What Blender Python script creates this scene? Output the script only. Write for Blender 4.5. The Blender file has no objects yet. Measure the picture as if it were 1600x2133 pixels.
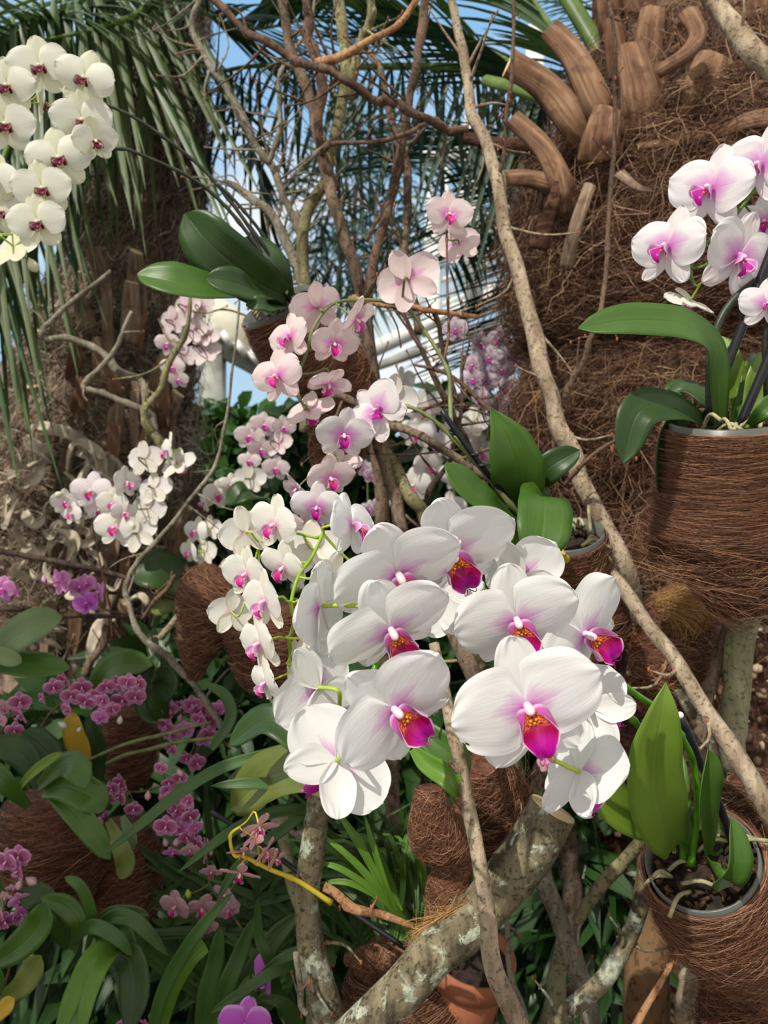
import bpy, bmesh, math, random
import numpy as np
from mathutils import Vector, Matrix, noise as mnoise

# ------------------------------------------------------------------ camera, sky, sun, exposure
scn = bpy.context.scene
COL = scn.collection
F = 1602.0                                    # focal length in pixels of the 1600 x 2133 frame
EYE = np.array([0.0, 0.0, 1.5])
cam_d = bpy.data.cameras.new('camera')
cam = bpy.data.objects.new('camera', cam_d); COL.objects.link(cam)
cam.location = EYE; cam.rotation_euler = (math.pi / 2, 0, 0)
cam_d.sensor_fit = 'HORIZONTAL'; cam_d.lens = 26.0; cam_d.sensor_width = 26.0 * 1600 / F
cam_d.clip_start = 0.05; cam_d.clip_end = 200
cam_d.dof.use_dof = True; cam_d.dof.focus_distance = 0.74; cam_d.dof.aperture_fstop = 8.0
scn.camera = cam
scn.view_settings.view_transform = 'Standard'; scn.view_settings.look = 'None'
scn.view_settings.gamma = 1.0; scn.view_settings.use_curve_mapping = False
scn.view_settings.exposure = 0.0
try:
    scn.cycles.max_bounces = 6; scn.cycles.diffuse_bounces = 3; scn.cycles.glossy_bounces = 2
    scn.cycles.transmission_bounces = 3; scn.cycles.transparent_max_bounces = 4
    scn.cycles.use_denoising = True
except Exception:
    pass

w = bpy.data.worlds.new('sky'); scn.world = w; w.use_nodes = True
nt = w.node_tree; nt.nodes.clear()
o_ = nt.nodes.new('ShaderNodeOutputWorld'); bg = nt.nodes.new('ShaderNodeBackground')
tc = nt.nodes.new('ShaderNodeTexCoord'); sp = nt.nodes.new('ShaderNodeSeparateXYZ')
nt.links.new(tc.outputs['Generated'], sp.inputs[0])
cr = nt.nodes.new('ShaderNodeValToRGB'); cr.color_ramp.elements[0].position = 0.0
cr.color_ramp.elements[0].color = (0.70, 0.98, 1.15, 1); cr.color_ramp.elements[1].position = 0.55
cr.color_ramp.elements[1].color = (0.36, 0.70, 1.12, 1)
nt.links.new(sp.outputs[2], cr.inputs[0])
nz = nt.nodes.new('ShaderNodeTexNoise'); nz.inputs['Scale'].default_value = 3.2; nz.inputs['Detail'].default_value = 6
mp = nt.nodes.new('ShaderNodeMapping'); mp.inputs['Scale'].default_value = (1, 1, 2.4)
nt.links.new(tc.outputs['Generated'], mp.inputs[0]); nt.links.new(mp.outputs[0], nz.inputs['Vector'])
c2 = nt.nodes.new('ShaderNodeValToRGB'); c2.color_ramp.elements[0].position = 0.47; c2.color_ramp.elements[1].position = 0.70
nt.links.new(nz.outputs[0], c2.inputs[0])
mx = nt.nodes.new('ShaderNodeMixRGB'); mx.inputs[2].default_value = (1.25, 1.28, 1.3, 1)
nt.links.new(c2.outputs[0], mx.inputs[0]); nt.links.new(cr.outputs[0], mx.inputs[1])
# unseen white cloud added behind the camera and overhead to warm the ambient light
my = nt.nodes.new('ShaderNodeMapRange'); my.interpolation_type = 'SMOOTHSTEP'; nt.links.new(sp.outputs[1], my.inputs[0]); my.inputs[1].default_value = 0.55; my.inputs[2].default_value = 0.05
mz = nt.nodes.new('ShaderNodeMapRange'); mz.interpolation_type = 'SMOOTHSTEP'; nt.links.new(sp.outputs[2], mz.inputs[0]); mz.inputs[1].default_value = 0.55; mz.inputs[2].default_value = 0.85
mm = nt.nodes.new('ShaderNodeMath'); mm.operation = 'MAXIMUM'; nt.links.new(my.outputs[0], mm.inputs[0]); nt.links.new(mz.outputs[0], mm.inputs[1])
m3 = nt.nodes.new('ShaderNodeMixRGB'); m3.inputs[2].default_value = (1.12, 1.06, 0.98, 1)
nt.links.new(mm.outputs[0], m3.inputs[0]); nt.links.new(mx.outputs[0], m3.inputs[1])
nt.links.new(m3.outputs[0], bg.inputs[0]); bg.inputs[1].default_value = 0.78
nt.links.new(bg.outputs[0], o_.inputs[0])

sun_d = bpy.data.lights.new('sun', 'SUN'); sun_d.energy = 3.7; sun_d.angle = math.radians(0.6)
sun_d.color = (1.0, 0.95, 0.86)
sun = bpy.data.objects.new('sun', sun_d); COL.objects.link(sun)
SUN_DIR = Vector((0.42, 0.62, -0.80)).normalized()          # the way the light travels
sun.rotation_euler = SUN_DIR.to_track_quat('-Z', 'Y').to_euler(); sun.location = (-3, -3, 6)

# ------------------------------------------------------------------ helpers
def A(v): return np.array(v, dtype=float)
def P(px, py, d):
    return A(((px - 800.0) / F * d, d, 1.5 - (py - 1066.5) / F * d))
def S(px, d): return px * d / F

def cat(pts, n):
    """Catmull-Rom through pts (k x m) resampled to n rows"""
    p = np.asarray(pts, dtype=float)
    if len(p) == 1: return np.repeat(p, n, 0)
    p = np.vstack([2 * p[0] - p[1], p, 2 * p[-1] - p[-2]])
    k = len(p) - 3
    t = np.linspace(0, k, n); i = np.minimum(t.astype(int), k - 1); f = (t - i)[:, None]
    a, b, c, d = p[i], p[i + 1], p[i + 2], p[i + 3]
    return 0.5 * (2 * b + (c - a) * f + (2 * a - 5 * b + 4 * c - d) * f ** 2 + (3 * b - a - 3 * c + d) * f ** 3)

def unit(v):
    v = np.asarray(v, dtype=float)
    return v / np.maximum(np.linalg.norm(v, axis=-1, keepdims=True), 1e-9)

def frames(pts):
    t = unit(np.gradient(pts, axis=0))
    ref = A((0, 0, 1)) if abs(t[0][2]) < 0.9 else A((0, -1, 0))
    nrm = np.zeros_like(pts); n = unit(np.cross(np.cross(t[0], ref), t[0]))
    for i in range(len(pts)):
        n = n - t[i] * np.dot(n, t[i]); n = n / max(np.linalg.norm(n), 1e-9); nrm[i] = n
    return t, nrm, np.cross(t, nrm)

class MB:
    def __init__(s): s.v = []; s.f = []; s.uv = []; s.n = 0
    def add(s, v, f, uv=None):
        v = np.asarray(v, dtype=float).reshape(-1, 3)
        if uv is None: uv = np.zeros((len(v), 2))
        f = np.asarray(f, dtype=int)
        s.v.append(v); s.f.append(f + s.n); s.uv.append(np.asarray(uv, dtype=float).reshape(-1, 2)); s.n += len(v)
    def grid(s, pts, uv=None, closed=False):
        a, b = pts.shape[:2]
        idx = np.arange(a * b).reshape(a, b)
        if closed: idx = np.hstack([idx, idx[:, :1]])
        q = np.stack([idx[:-1, :-1], idx[1:, :-1], idx[1:, 1:], idx[:-1, 1:]], -1).reshape(-1, 4)
        if uv is None:
            u, v = np.meshgrid(np.linspace(0, 1, a), np.linspace(0, 1, b), indexing='ij'); uv = np.stack([u, v], -1)
        s.add(pts.reshape(-1, 3), q, uv)
    def tube(s, pts, rad, sides=8, caps=True, vv=None):
        pts = np.asarray(pts, dtype=float); n = len(pts); rad = np.broadcast_to(np.asarray(rad, dtype=float), (n,))
        t, a, b = frames(pts)
        th = np.linspace(0, 2 * np.pi, sides, endpoint=False)
        g = pts[:, None] + rad[:, None, None] * (a[:, None] * np.cos(th)[None, :, None] + b[:, None] * np.sin(th)[None, :, None])
        uv = np.stack(np.meshgrid(np.linspace(0, 1, n), np.linspace(0, 1, sides) if vv is None else np.full(sides, vv), indexing='ij'), -1)
        if caps:
            g = np.concatenate([np.repeat(pts[None, :1], sides, 1), g, np.repeat(pts[None, -1:], sides, 1)], 0)
            uv = np.concatenate([uv[:1], uv, uv[-1:]], 0)
        s.grid(g, uv, closed=True)
    def ball(s, c, r, n=8, uv=(0, 0)):
        r = np.broadcast_to(A(r), (3,)); u = np.linspace(0, np.pi, n // 2 + 2); th = np.linspace(0, 2 * np.pi, n, endpoint=False)
        U, T = np.meshgrid(u, th, indexing='ij')
        g = np.stack([np.sin(U) * np.cos(T) * r[0], np.sin(U) * np.sin(T) * r[1], np.cos(U) * r[2]], -1) + A(c)
        s.grid(g, np.full(g.shape[:2] + (2,), 0.0) + A(uv), closed=True)
    def box(s, c, h, R=None):
        v = A([[x, y, z] for x in (-1, 1) for y in (-1, 1) for z in (-1, 1)]) * A(h)
        if R is not None: v = v @ np.asarray(R).T
        s.add(v + A(c), [[0, 1, 3, 2], [4, 6, 7, 5], [0, 4, 5, 1], [2, 3, 7, 6], [0, 2, 6, 4], [1, 5, 7, 3]])
    def strands(s, pts, rad, rnd=None):
        """pts: S x K x 3, thin three-sided fibres"""
        pts = np.asarray(pts); n, k = pts.shape[:2]
        t = unit(np.gradient(pts, axis=1))
        rv = unit(np.random.default_rng(n).normal(size=(n, 1, 3)))
        a = unit(np.cross(t, rv)); b = np.cross(t, a)
        prof = np.linspace(1, 0.35, k)[None, :, None] * np.broadcast_to(np.asarray(rad, dtype=float), (n,))[:, None, None]
        ring = [pts + prof * (a * math.cos(q) + b * math.sin(q)) for q in (0, 2.094, 4.188)]
        g = np.stack(ring, 2)
        idx = np.arange(n * k * 3).reshape(n, k, 3); i2 = np.roll(idx, -1, axis=2)
        q = np.stack([idx[:, :-1], idx[:, 1:], i2[:, 1:], i2[:, :-1]], -1).reshape(-1, 4)
        if rnd is None: rnd = np.random.default_rng(n + 1).random(n)
        uv = np.stack([np.broadcast_to(np.linspace(0, 1, k)[None, :, None], (n, k, 3)), np.broadcast_to(rnd[:, None, None], (n, k, 3))], -1)
        s.add(g, q, uv)

def link(name, data, parent=None):
    o = bpy.data.objects.new(name, data); COL.objects.link(o)
    if parent is not None: o.parent = parent
    return o

WORLD = {}                                   # world location of things (no rotations on things)
def mesh_of(name, mb, mat, smooth=True, off=None, R=None):
    v = np.vstack(mb.v)
    if off is not None: v = v - A(off)
    if R is not None: v = v @ np.asarray(R)   # world -> local when R is local->world
    me = bpy.data.meshes.new(name)
    f = np.vstack([x if x.shape[1] == 4 else np.hstack([x, x[:, -1:]]) for x in mb.f])
    tri = f[:, 2] == f[:, 3]
    uv = np.vstack(mb.uv)
    nv = len(v); cnt = np.where(tri, 3, 4)
    loops = f.reshape(-1)
    if tri.any():
        keep = np.ones(f.shape, bool); keep[tri, 3] = False; loops = f[keep]
    st = np.concatenate([[0], np.cumsum(cnt)[:-1]])
    me.vertices.add(nv); me.vertices.foreach_set('co', v.astype(np.float32).ravel())
    me.loops.add(len(loops)); me.loops.foreach_set('vertex_index', loops.astype(np.int32))
    me.polygons.add(len(f)); me.polygons.foreach_set('loop_start', st.astype(np.int32))
    me.polygons.foreach_set('loop_total', cnt.astype(np.int32))
    if smooth: me.polygons.foreach_set('use_smooth', np.ones(len(f), bool))
    ul = me.uv_layers.new(name='UVMap')
    ul.data.foreach_set('uv', uv[loops].astype(np.float32).ravel())
    me.update(calc_edges=True); me.validate()
    if mat: me.materials.append(mat)
    return me

def thing(name, label, catg, loc, group=None):
    o = link(name, None); o.location = [float(x) for x in loc]; o['label'] = label; o['category'] = catg
    if group: o['group'] = group
    WORLD[o.name] = A(loc)
    return o

def part(parent, name, mb, mat, label=None, stuff=False, smooth=True):
    """a part whose vertices are given in world space; the parent thing is unrotated"""
    me = mesh_of(name, mb, mat, smooth, off=WORLD[parent.name])
    o = link(name, me, parent)
    WORLD[o.name] = WORLD[parent.name]
    if label: o['label'] = label
    if stuff: o['kind'] = 'stuff'
    return o

def solo(name, label, catg, mb, mat, loc=None, group=None, kind=None, smooth=True):
    v = np.vstack(mb.v)
    if loc is None: loc = A(((v[:, 0].min() + v[:, 0].max()) / 2, (v[:, 1].min() + v[:, 1].max()) / 2, v[:, 2].min()))
    me = mesh_of(name, mb, mat, smooth, off=loc)
    o = link(name, me); o.location = loc; WORLD[o.name] = A(loc)
    if label: o['label'] = label
    if catg: o['category'] = catg
    if group: o['group'] = group
    if kind: o['kind'] = kind
    return o

# ------------------------------------------------------------------ materials
def newmat(name):
    m = bpy.data.materials.new(name); m.use_nodes = True; m.node_tree.nodes.clear()
    return m, m.node_tree
class G:
    """tiny node graph helper"""
    def __init__(s, name): s.m, s.t = newmat(name); s.L = s.t.links
    def n(s, typ, **kw):
        nd = s.t.nodes.new(typ)
        for k, v in kw.items(): setattr(nd, k, v)
        return nd
    def put(s, sock, val):
        if isinstance(val, bpy.types.NodeSocket): s.L.new(val, sock)
        else:
            if hasattr(sock.default_value, '__len__') and not hasattr(val, '__len__'): sock.default_value = [val] * len(sock.default_value)
            elif hasattr(sock.default_value, '__len__') and len(val) == 3 and len(sock.default_value) == 4: sock.default_value = (*val, 1)
            else: sock.default_value = val
    def math(s, op, a, b=0.0, c=None, clamp=False):
        nd = s.n('ShaderNodeMath', operation=op, use_clamp=clamp); s.put(nd.inputs[0], a); s.put(nd.inputs[1], b)
        if c is not None: s.put(nd.inputs[2], c)
        return nd.outputs[0]
    def mix(s, f, a, b, mode='MIX'):
        nd = s.n('ShaderNodeMixRGB', blend_type=mode); s.put(nd.inputs[0], f); s.put(nd.inputs[1], a); s.put(nd.inputs[2], b)
        return nd.outputs[0]
    def uv(s):
        nd = s.n('ShaderNodeUVMap'); sp = s.n('ShaderNodeSeparateXYZ'); s.L.new(nd.outputs[0], sp.inputs[0])
        return sp.outputs[0], sp.outputs[1]
    def obj(s): return s.n('ShaderNodeTexCoord').outputs['Object']
    def comb(s, x, y, z=0.0):
        nd = s.n('ShaderNodeCombineXYZ'); s.put(nd.inputs[0], x); s.put(nd.inputs[1], y); s.put(nd.inputs[2], z); return nd.outputs[0]
    def scale(s, v, k):
        nd = s.n('ShaderNodeMapping'); s.L.new(v, nd.inputs[0]); nd.inputs['Scale'].default_value = k; return nd.outputs[0]
    def noise(s, v, sc, det=3.0, rough=0.55, dist=0.0):
        nd = s.n('ShaderNodeTexNoise'); s.L.new(v, nd.inputs['Vector']); nd.inputs['Scale'].default_value = sc
        nd.inputs['Detail'].default_value = det; nd.inputs['Roughness'].default_value = rough; nd.inputs['Distortion'].default_value = dist
        return nd.outputs[0]
    def ramp(s, f, stops):
        nd = s.n('ShaderNodeValToRGB'); e = nd.color_ramp.elements
        while len(e) < len(stops): e.new(0.5)
        for i, (p, c) in enumerate(stops):
            e[i].position = p; e[i].color = (*c, 1) if len(c) == 3 else c
        s.put(nd.inputs[0], f); return nd.outputs[0]
    def sstep(s, x, a, b):
        nd = s.n('ShaderNodeMapRange', interpolation_type='SMOOTHSTEP'); s.put(nd.inputs[0], x); nd.inputs[1].default_value = a; nd.inputs[2].default_value = b
        return nd.outputs[0]
    def out(s, col, rough=0.6, bump=None, bs=0.3, bd=0.002, trans=0.0, spec=0.4, sheen=0.0, tcol=None):
        b = s.n('ShaderNodeBsdfPrincipled'); s.put(b.inputs['Base Color'], col); s.put(b.inputs['Roughness'], rough)
        b.inputs['Specular IOR Level'].default_value = spec
        if sheen: b.inputs['Sheen Weight'].default_value = sheen
        nb = None
        if bump is not None:
            nb = s.n('ShaderNodeBump'); s.put(nb.inputs['Height'], bump); nb.inputs['Strength'].default_value = bs; nb.inputs['Distance'].default_value = bd
            s.L.new(nb.outputs[0], b.inputs['Normal'])
        o = s.n('ShaderNodeOutputMaterial'); sh = b.outputs[0]
        if trans:
            t = s.n('ShaderNodeBsdfTranslucent'); s.put(t.inputs[0], tcol if tcol is not None else col)
            mxs = s.n('ShaderNodeMixShader'); mxs.inputs[0].default_value = trans; s.L.new(sh, mxs.inputs[1]); s.L.new(t.outputs[0], mxs.inputs[2]); sh = mxs.outputs[0]
        s.L.new(sh, o.inputs[0]); return s.m

def petal_mat(name, base, flush, ext, power=1.3, strength=1.0, vk=0.25, streak=0.12, tint=None, tintamt=0.0, spots=None, trans=0.28, edge=None, rough=0.5):
    g = G(name); u, v = g.uv()
    vv = g.math('ABSOLUTE', g.math('SUBTRACT', v, 0.5))
    st = g.noise(g.comb(g.math('MULTIPLY', u, 2.5), g.math('MULTIPLY', v, 26)), 1.0, 3)
    d = g.math('ADD', g.math('ADD', u, g.math('MULTIPLY', vv, vk)), g.math('MULTIPLY', g.math('SUBTRACT', st, 0.5), streak))
    f = g.math('MULTIPLY', g.math('POWER', g.math('SUBTRACT', 1.0, g.math('DIVIDE', d, ext), clamp=True), power), strength, clamp=True)
    col = base
    if tint: col = g.mix(g.math('MULTIPLY', g.noise(g.comb(u, v), 3.0, 2), tintamt), base, tint)
    fine = g.noise(g.comb(g.math('MULTIPLY', u, 6), g.math('MULTIPLY', v, 60)), 1.0, 2)
    col = g.mix(g.math('MULTIPLY', g.sstep(fine, 0.35, 0.75), 0.07), col, tuple(c * 0.78 for c in base))
    if spots:
        sc, sthr, scol = spots
        vn = g.n('ShaderNodeTexVoronoi'); g.L.new(g.comb(g.math('MULTIPLY', u, sc), g.math('MULTIPLY', v, sc)), vn.inputs['Vector']); vn.inputs['Scale'].default_value = 1.0
        col = g.mix(g.sstep(g.math('ADD', vn.outputs['Distance'], g.math('MULTIPLY', u, 0.15)), sthr, sthr - 0.12), col, scol)
    col = g.mix(f, col, flush)
    if edge:
        em = g.math('MAXIMUM', g.sstep(vv, 0.33, 0.47), g.sstep(u, 0.8, 0.93)); col = g.mix(em, col, edge)
    return g.out(col, rough, bump=g.math('ADD', g.math('MULTIPLY', fine, 0.7), st), bs=0.16, bd=0.0018, trans=trans, spec=0.3)

def lip_mat(name, main, base, dots, tip=None, rough=0.3):
    g = G(name); u, v = g.uv()
    st = g.noise(g.comb(g.math('MULTIPLY', u, 2.0), g.math('MULTIPLY', v, 22)), 1.0, 2)
    col = g.mix(g.sstep(st, 0.4, 0.7), main, tuple(c * 0.6 for c in main))
    wv = g.noise(g.comb(g.math('MULTIPLY', u, 34), g.math('MULTIPLY', v, 9)), 1.0, 2)
    bz = g.mix(g.sstep(wv, 0.44, 0.56), base, dots)
    if name == 'lip_magenta': col = g.mix(g.sstep(u, 0.62, 0.32), col, (0.36, 0.0, 0.07))
    col = g.mix(g.math('MULTIPLY', g.sstep(u, 0.30, 0.17), g.sstep(g.math('ABSOLUTE', g.math('SUBTRACT', v, 0.5)), 0.46, 0.34)), col, bz)
    col = g.mix(g.math('MULTIPLY', g.sstep(g.math('ABSOLUTE', g.math('SUBTRACT', v, 0.5)), 0.455, 0.485), g.sstep(u, 0.75, 0.6)), col, (0.84, 0.55, 0.78))
    if tip: col = g.mix(g.sstep(u, 0.7, 1.0), col, tip)
    return g.out(col, rough, bump=st, bs=0.25, bd=0.002, trans=0.2, spec=0.5)

def plain(name, col, rough=0.6, var=0.25, sc=30, bs=0.2, trans=0.0, spec=0.35, bd=0.002, col2=None, det=4):
    g = G(name); o = g.obj(); nz = g.noise(o, sc, det)
    c = g.mix(g.sstep(nz, 0.3, 0.7), tuple(x * (1 - var) for x in col), col2 or tuple(min(1, x * (1 + var)) for x in col))
    return g.out(c, rough, bump=nz, bs=bs, bd=bd, trans=trans, spec=spec)

def leaf_mat(name, col, light, under=None, rough=0.40, trans=0.18, veins=14, yellow=None):
    g = G(name); u, v = g.uv()
    vv = g.math('ABSOLUTE', g.math('SUBTRACT', v, 0.5))
    st = g.noise(g.comb(g.math('MULTIPLY', u, 1.5), g.math('MULTIPLY', v, veins)), 1.0, 3)
    bl = g.noise(g.obj(), 14, 3)
    c = g.mix(g.math('ADD', g.math('MULTIPLY', st, 0.5), g.math('MULTIPLY', g.sstep(bl, 0.3, 0.75), 0.5)), col, light)
    c = g.mix(g.math('MULTIPLY', g.sstep(vv, 0.022, 0.006), 0.55), c, light)
    c = g.mix(g.math('MULTIPLY', g.sstep(vv, 0.475, 0.497), 0.6), c, light)
    if yellow: c = g.mix(g.sstep(g.math('ADD', u, g.math('MULTIPLY', bl, 0.3)), 0.55, 0.95), c, yellow)
    h = g.math('SUBTRACT', st, g.math('MULTIPLY', g.sstep(vv, 0.05, 0.0), 1.2))
    tr = tuple(min(1, x * 1.6) for x in light)
    return g.out(c, rough, bump=h, bs=0.25, bd=0.002, trans=trans, spec=0.5, tcol=tr)

def bark_mat(name, dark, light, lichen=None, amt=0.5, sc=30, rough=0.85, bs=0.8, stretch=(1, 1, 0.35), lsc=16):
    g = G(name); o = g.obj()
    n1 = g.noise(g.scale(o, stretch), sc, 6, 0.65, 0.4); n2 = g.noise(o, sc * 4.5, 4, 0.6)
    c = g.ramp(n1, [(0.36, dark), (0.5, tuple((a + b) / 2 for a, b in zip(dark, light))), (0.62, light)])
    c = g.mix(g.math('MULTIPLY', g.sstep(n2, 0.52, 0.64), 0.75), c, tuple(x * 0.5 for x in dark))
    h = g.math('ADD', n1, g.math('MULTIPLY', n2, 0.6))
    if lichen:
        l1 = g.noise(o, lsc, 5, 0.7, 0.3); m = g.sstep(l1, amt, amt + 0.06)
        lc = g.mix(g.sstep(n2, 0.42, 0.6), lichen, tuple(x * 0.6 for x in lichen))
        c = g.mix(m, c, lc); h = g.math('ADD', h, g.math('MULTIPLY', m, 0.25))
    return g.out(c, rough, bump=h, bs=bs, bd=0.004, spec=0.2)

def boot_mat(name, dark, mid, light):
    g = G(name); u, v = g.uv(); o = g.obj()
    s1 = g.noise(g.comb(g.math('MULTIPLY', u, 2.2), g.math('MULTIPLY', v, 30)), 1.0, 5, 0.65); s2 = g.noise(o, 30, 4); s3 = g.noise(o, 7, 3)
    c = g.ramp(g.math('ADD', g.math('MULTIPLY', s1, 0.7), g.math('MULTIPLY', s3, 0.3)), [(0.34, dark), (0.50, mid), (0.66, light)])
    c = g.mix(g.math('MULTIPLY', g.sstep(s2, 0.52, 0.66), 0.5), c, dark)
    return g.out(c, 0.75, bump=g.math('ADD', s1, g.math('MULTIPLY', s2, 0.5)), bs=0.8, bd=0.006, spec=0.25)

def fibre_mat(name, stops, rough=0.6, spec=0.35):
    g = G(name); u, v = g.uv()
    c = g.ramp(v, stops)
    return g.out(c, rough, spec=spec, trans=0.0)
M = {}
M['petal_white'] = petal_mat('petal_white', (0.86, 0.86, 0.85), (0.62, 0.02, 0.54), 0.50, 0.80, 1.2, 1.0, 0.30)
M['sepal_white'] = petal_mat('sepal_white', (0.85, 0.85, 0.83), (0.66, 0.12, 0.56), 0.22, 1.1, 0.8, 0.5, 0.1)
M['petal_side'] = petal_mat('petal_cream_white', (0.88, 0.87, 0.80), (0.82, 0.05, 0.50), 0.42, 0.9, 1.1, 0.7, 0.2)
M['sepal_side'] = petal_mat('sepal_cream_white', (0.88, 0.85, 0.74), (0.80, 0.60, 0.50), 0.25, 1.2, 0.5, 0.5, 0.1)
M['petal_blush'] = petal_mat('petal_blush', (0.84, 0.76, 0.74), (0.74, 0.03, 0.50), 0.56, 0.75, 1.2, 0.8, 0.25, tint=(0.80, 0.52, 0.58), tintamt=0.5)
M['sepal_blush'] = petal_mat('sepal_blush', (0.83, 0.73, 0.70), (0.70, 0.06, 0.45), 0.4, 1.0, 0.9, 0.6, 0.15, tint=(0.78, 0.50, 0.52), tintamt=0.6)
M['petal_flush'] = petal_mat('petal_lilac_flush', (0.84, 0.81, 0.82), (0.60, 0.03, 0.52), 0.60, 0.75, 1.2, 0.7, 0.2)
M['sepal_flush'] = petal_mat('sepal_lilac_flush', (0.82, 0.76, 0.76), (0.62, 0.16, 0.50), 0.42, 1.2, 0.8, 0.6, 0.15)
M['petal_ivory'] = petal_mat('petal_ivory', (0.84, 0.84, 0.73), (0.80, 0.78, 0.48), 0.4, 1.2, 0.8, 0.3, 0.1)
M['sepal_ivory'] = petal_mat('sepal_ivory', (0.80, 0.80, 0.60), (0.72, 0.74, 0.36), 0.6, 1.1, 0.9, 0.3, 0.1)
M['petal_far'] = petal_mat('petal_pale', (0.80, 0.77, 0.74), (0.72, 0.40, 0.52), 0.5, 1.2, 0.8, 0.5, 0.15)
M['sepal_far'] = petal_mat('sepal_pale', (0.80, 0.76, 0.68), (0.70, 0.66, 0.35), 0.45, 1.2, 0.7, 0.5, 0.1)
M['petal_pinkpale'] = petal_mat('petal_pale_pink', (0.78, 0.68, 0.67), (0.62, 0.22, 0.40), 0.6, 1.1, 0.9, 0.5, 0.2)
M['petal_speck'] = petal_mat('petal_speckled', (0.80, 0.72, 0.74), (0.30, 0.02, 0.10), 0.22, 1.0, 0.9, 0.5, 0.1, spots=(9.0, 0.26, (0.32, 0.05, 0.14)))
M['petal_dapple'] = petal_mat('petal_purple_blotched', (0.70, 0.60, 0.66), (0.22, 0.02, 0.13), 0.6, 0.8, 1.0, 0.5, 0.4, spots=(5.0, 0.42, (0.25, 0.03, 0.18)))
M['petal_mini'] = petal_mat('petal_veined_magenta', (0.78, 0.46, 0.62), (0.30, 0.01, 0.13), 1.25, 0.7, 1.15, 0.2, 1.1, edge=(0.76, 0.42, 0.66), trans=0.15)
M['sepal_mini'] = petal_mat('sepal_mauve', (0.64, 0.30, 0.50), (0.32, 0.02, 0.17), 1.1, 0.8, 1.0, 0.3, 0.9, edge=(0.68, 0.42, 0.58), trans=0.15)
M['petal_mauve'] = petal_mat('petal_mauve', (0.66, 0.25, 0.56), (0.42, 0.02, 0.30), 0.8, 1.0, 0.8, 0.4, 0.5, edge=(0.74, 0.46, 0.68))
M['petal_magenta'] = petal_mat('petal_bright_magenta', (0.62, 0.14, 0.68), (0.45, 0.02, 0.42), 0.6, 1.1, 0.8, 0.3, 0.4, edge=(0.72, 0.40, 0.80))
M['petal_coral'] = petal_mat('petal_coral_pink', (0.72, 0.36, 0.38), (0.50, 0.06, 0.12), 0.5, 1.1, 0.8, 0.4, 0.3, edge=(0.76, 0.52, 0.50))
M['petal_rose'] = petal_mat('petal_rose_pink', (0.68, 0.40, 0.46), (0.55, 0.08, 0.22), 0.5, 1.0, 0.8, 0.4, 0.3, edge=(0.74, 0.56, 0.58))
M['lip_magenta'] = lip_mat('lip_magenta', (0.62, 0.01, 0.40), (0.80, 0.27, 0.02), (0.28, 0.0, 0.05))
M['lip_pink'] = lip_mat('lip_pink', (0.72, 0.02, 0.34), (0.85, 0.25, 0.10), (0.60, 0.0, 0.14))
M['lip_violet'] = lip_mat('lip_violet', (0.50, 0.005, 0.33), (0.62, 0.02, 0.35), (0.38, 0.0, 0.2))
M['lip_maroon'] = lip_mat('lip_maroon', (0.16, 0.008, 0.035), (0.16, 0.01, 0.035), (0.10, 0.005, 0.02), tip=(0.84, 0.78, 0.50))
M['wing_pink'] = petal_mat('lip_side_lobe', (0.80, 0.40, 0.75), (0.60, 0.02, 0.40), 1.1, 1.0, 0.9, 0.1, 0.2, edge=(0.85, 0.62, 0.82))
M['wing_maroon'] = petal_mat('lip_side_lobe_maroon', (0.78, 0.72, 0.50), (0.16, 0.006, 0.035), 0.95, 0.5, 1.2, 0.1, 0.2)
M['column_pink'] = plain('column_pale_pink', (0.82, 0.62, 0.66), 0.35, 0.1)
M['column_cream'] = plain('column_cream', (0.84, 0.80, 0.60), 0.35, 0.1)
M['callus'] = plain('callus_orange', (0.75, 0.25, 0.02), 0.4, 0.4, sc=300)
M['pedicel_lime'] = plain('pedicel_lime', (0.38, 0.50, 0.05), 0.4, 0.15)
M['stem_green'] = plain('flower_stem_green', (0.13, 0.24, 0.035), 0.4, 0.3, sc=40)
M['stem_bright'] = plain('flower_stem_bright_green', (0.10, 0.30, 0.015), 0.35, 0.25, sc=40)
M['stem_olive'] = plain('flower_stem_olive', (0.16, 0.19, 0.07), 0.45, 0.3, sc=40)
M['stem_dark'] = plain('flower_stem_dark', (0.035, 0.04, 0.025), 0.4, 0.4, sc=60)
M['stem_brown'] = plain('flower_stem_brown', (0.16, 0.07, 0.045), 0.5, 0.4, sc=60)
M['stem_yellow'] = plain('flower_stem_yellow', (0.72, 0.55, 0.04), 0.45, 0.15)
M['stake'] = plain('plastic_stake_black', (0.012, 0.012, 0.016), 0.4, 0.2, spec=0.4)
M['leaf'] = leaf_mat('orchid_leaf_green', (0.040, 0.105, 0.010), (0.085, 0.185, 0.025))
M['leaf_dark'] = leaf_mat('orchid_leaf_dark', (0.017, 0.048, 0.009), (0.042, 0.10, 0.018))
M['leaf_lime'] = leaf_mat('orchid_leaf_lime', (0.14, 0.24, 0.018), (0.21, 0.33, 0.05), trans=0.25)
M['leaf_grey'] = leaf_mat('orchid_leaf_greyish', (0.10, 0.17, 0.06), (0.20, 0.29, 0.12), rough=0.5)
M['leaf_olive'] = leaf_mat('orchid_leaf_olive', (0.09, 0.12, 0.015), (0.17, 0.21, 0.04), rough=0.45)
M['leaf_yellow'] = leaf_mat('orchid_leaf_yellowing', (0.50, 0.33, 0.02), (0.60, 0.42, 0.05), rough=0.5)
M['strap'] = leaf_mat('strap_leaf_green', (0.030, 0.085, 0.014), (0.075, 0.165, 0.035), rough=0.35, veins=20)
M['strap_bright'] = leaf_mat('strap_leaf_bright', (0.08, 0.19, 0.012), (0.15, 0.30, 0.035), rough=0.38, veins=20, trans=0.25)
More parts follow.
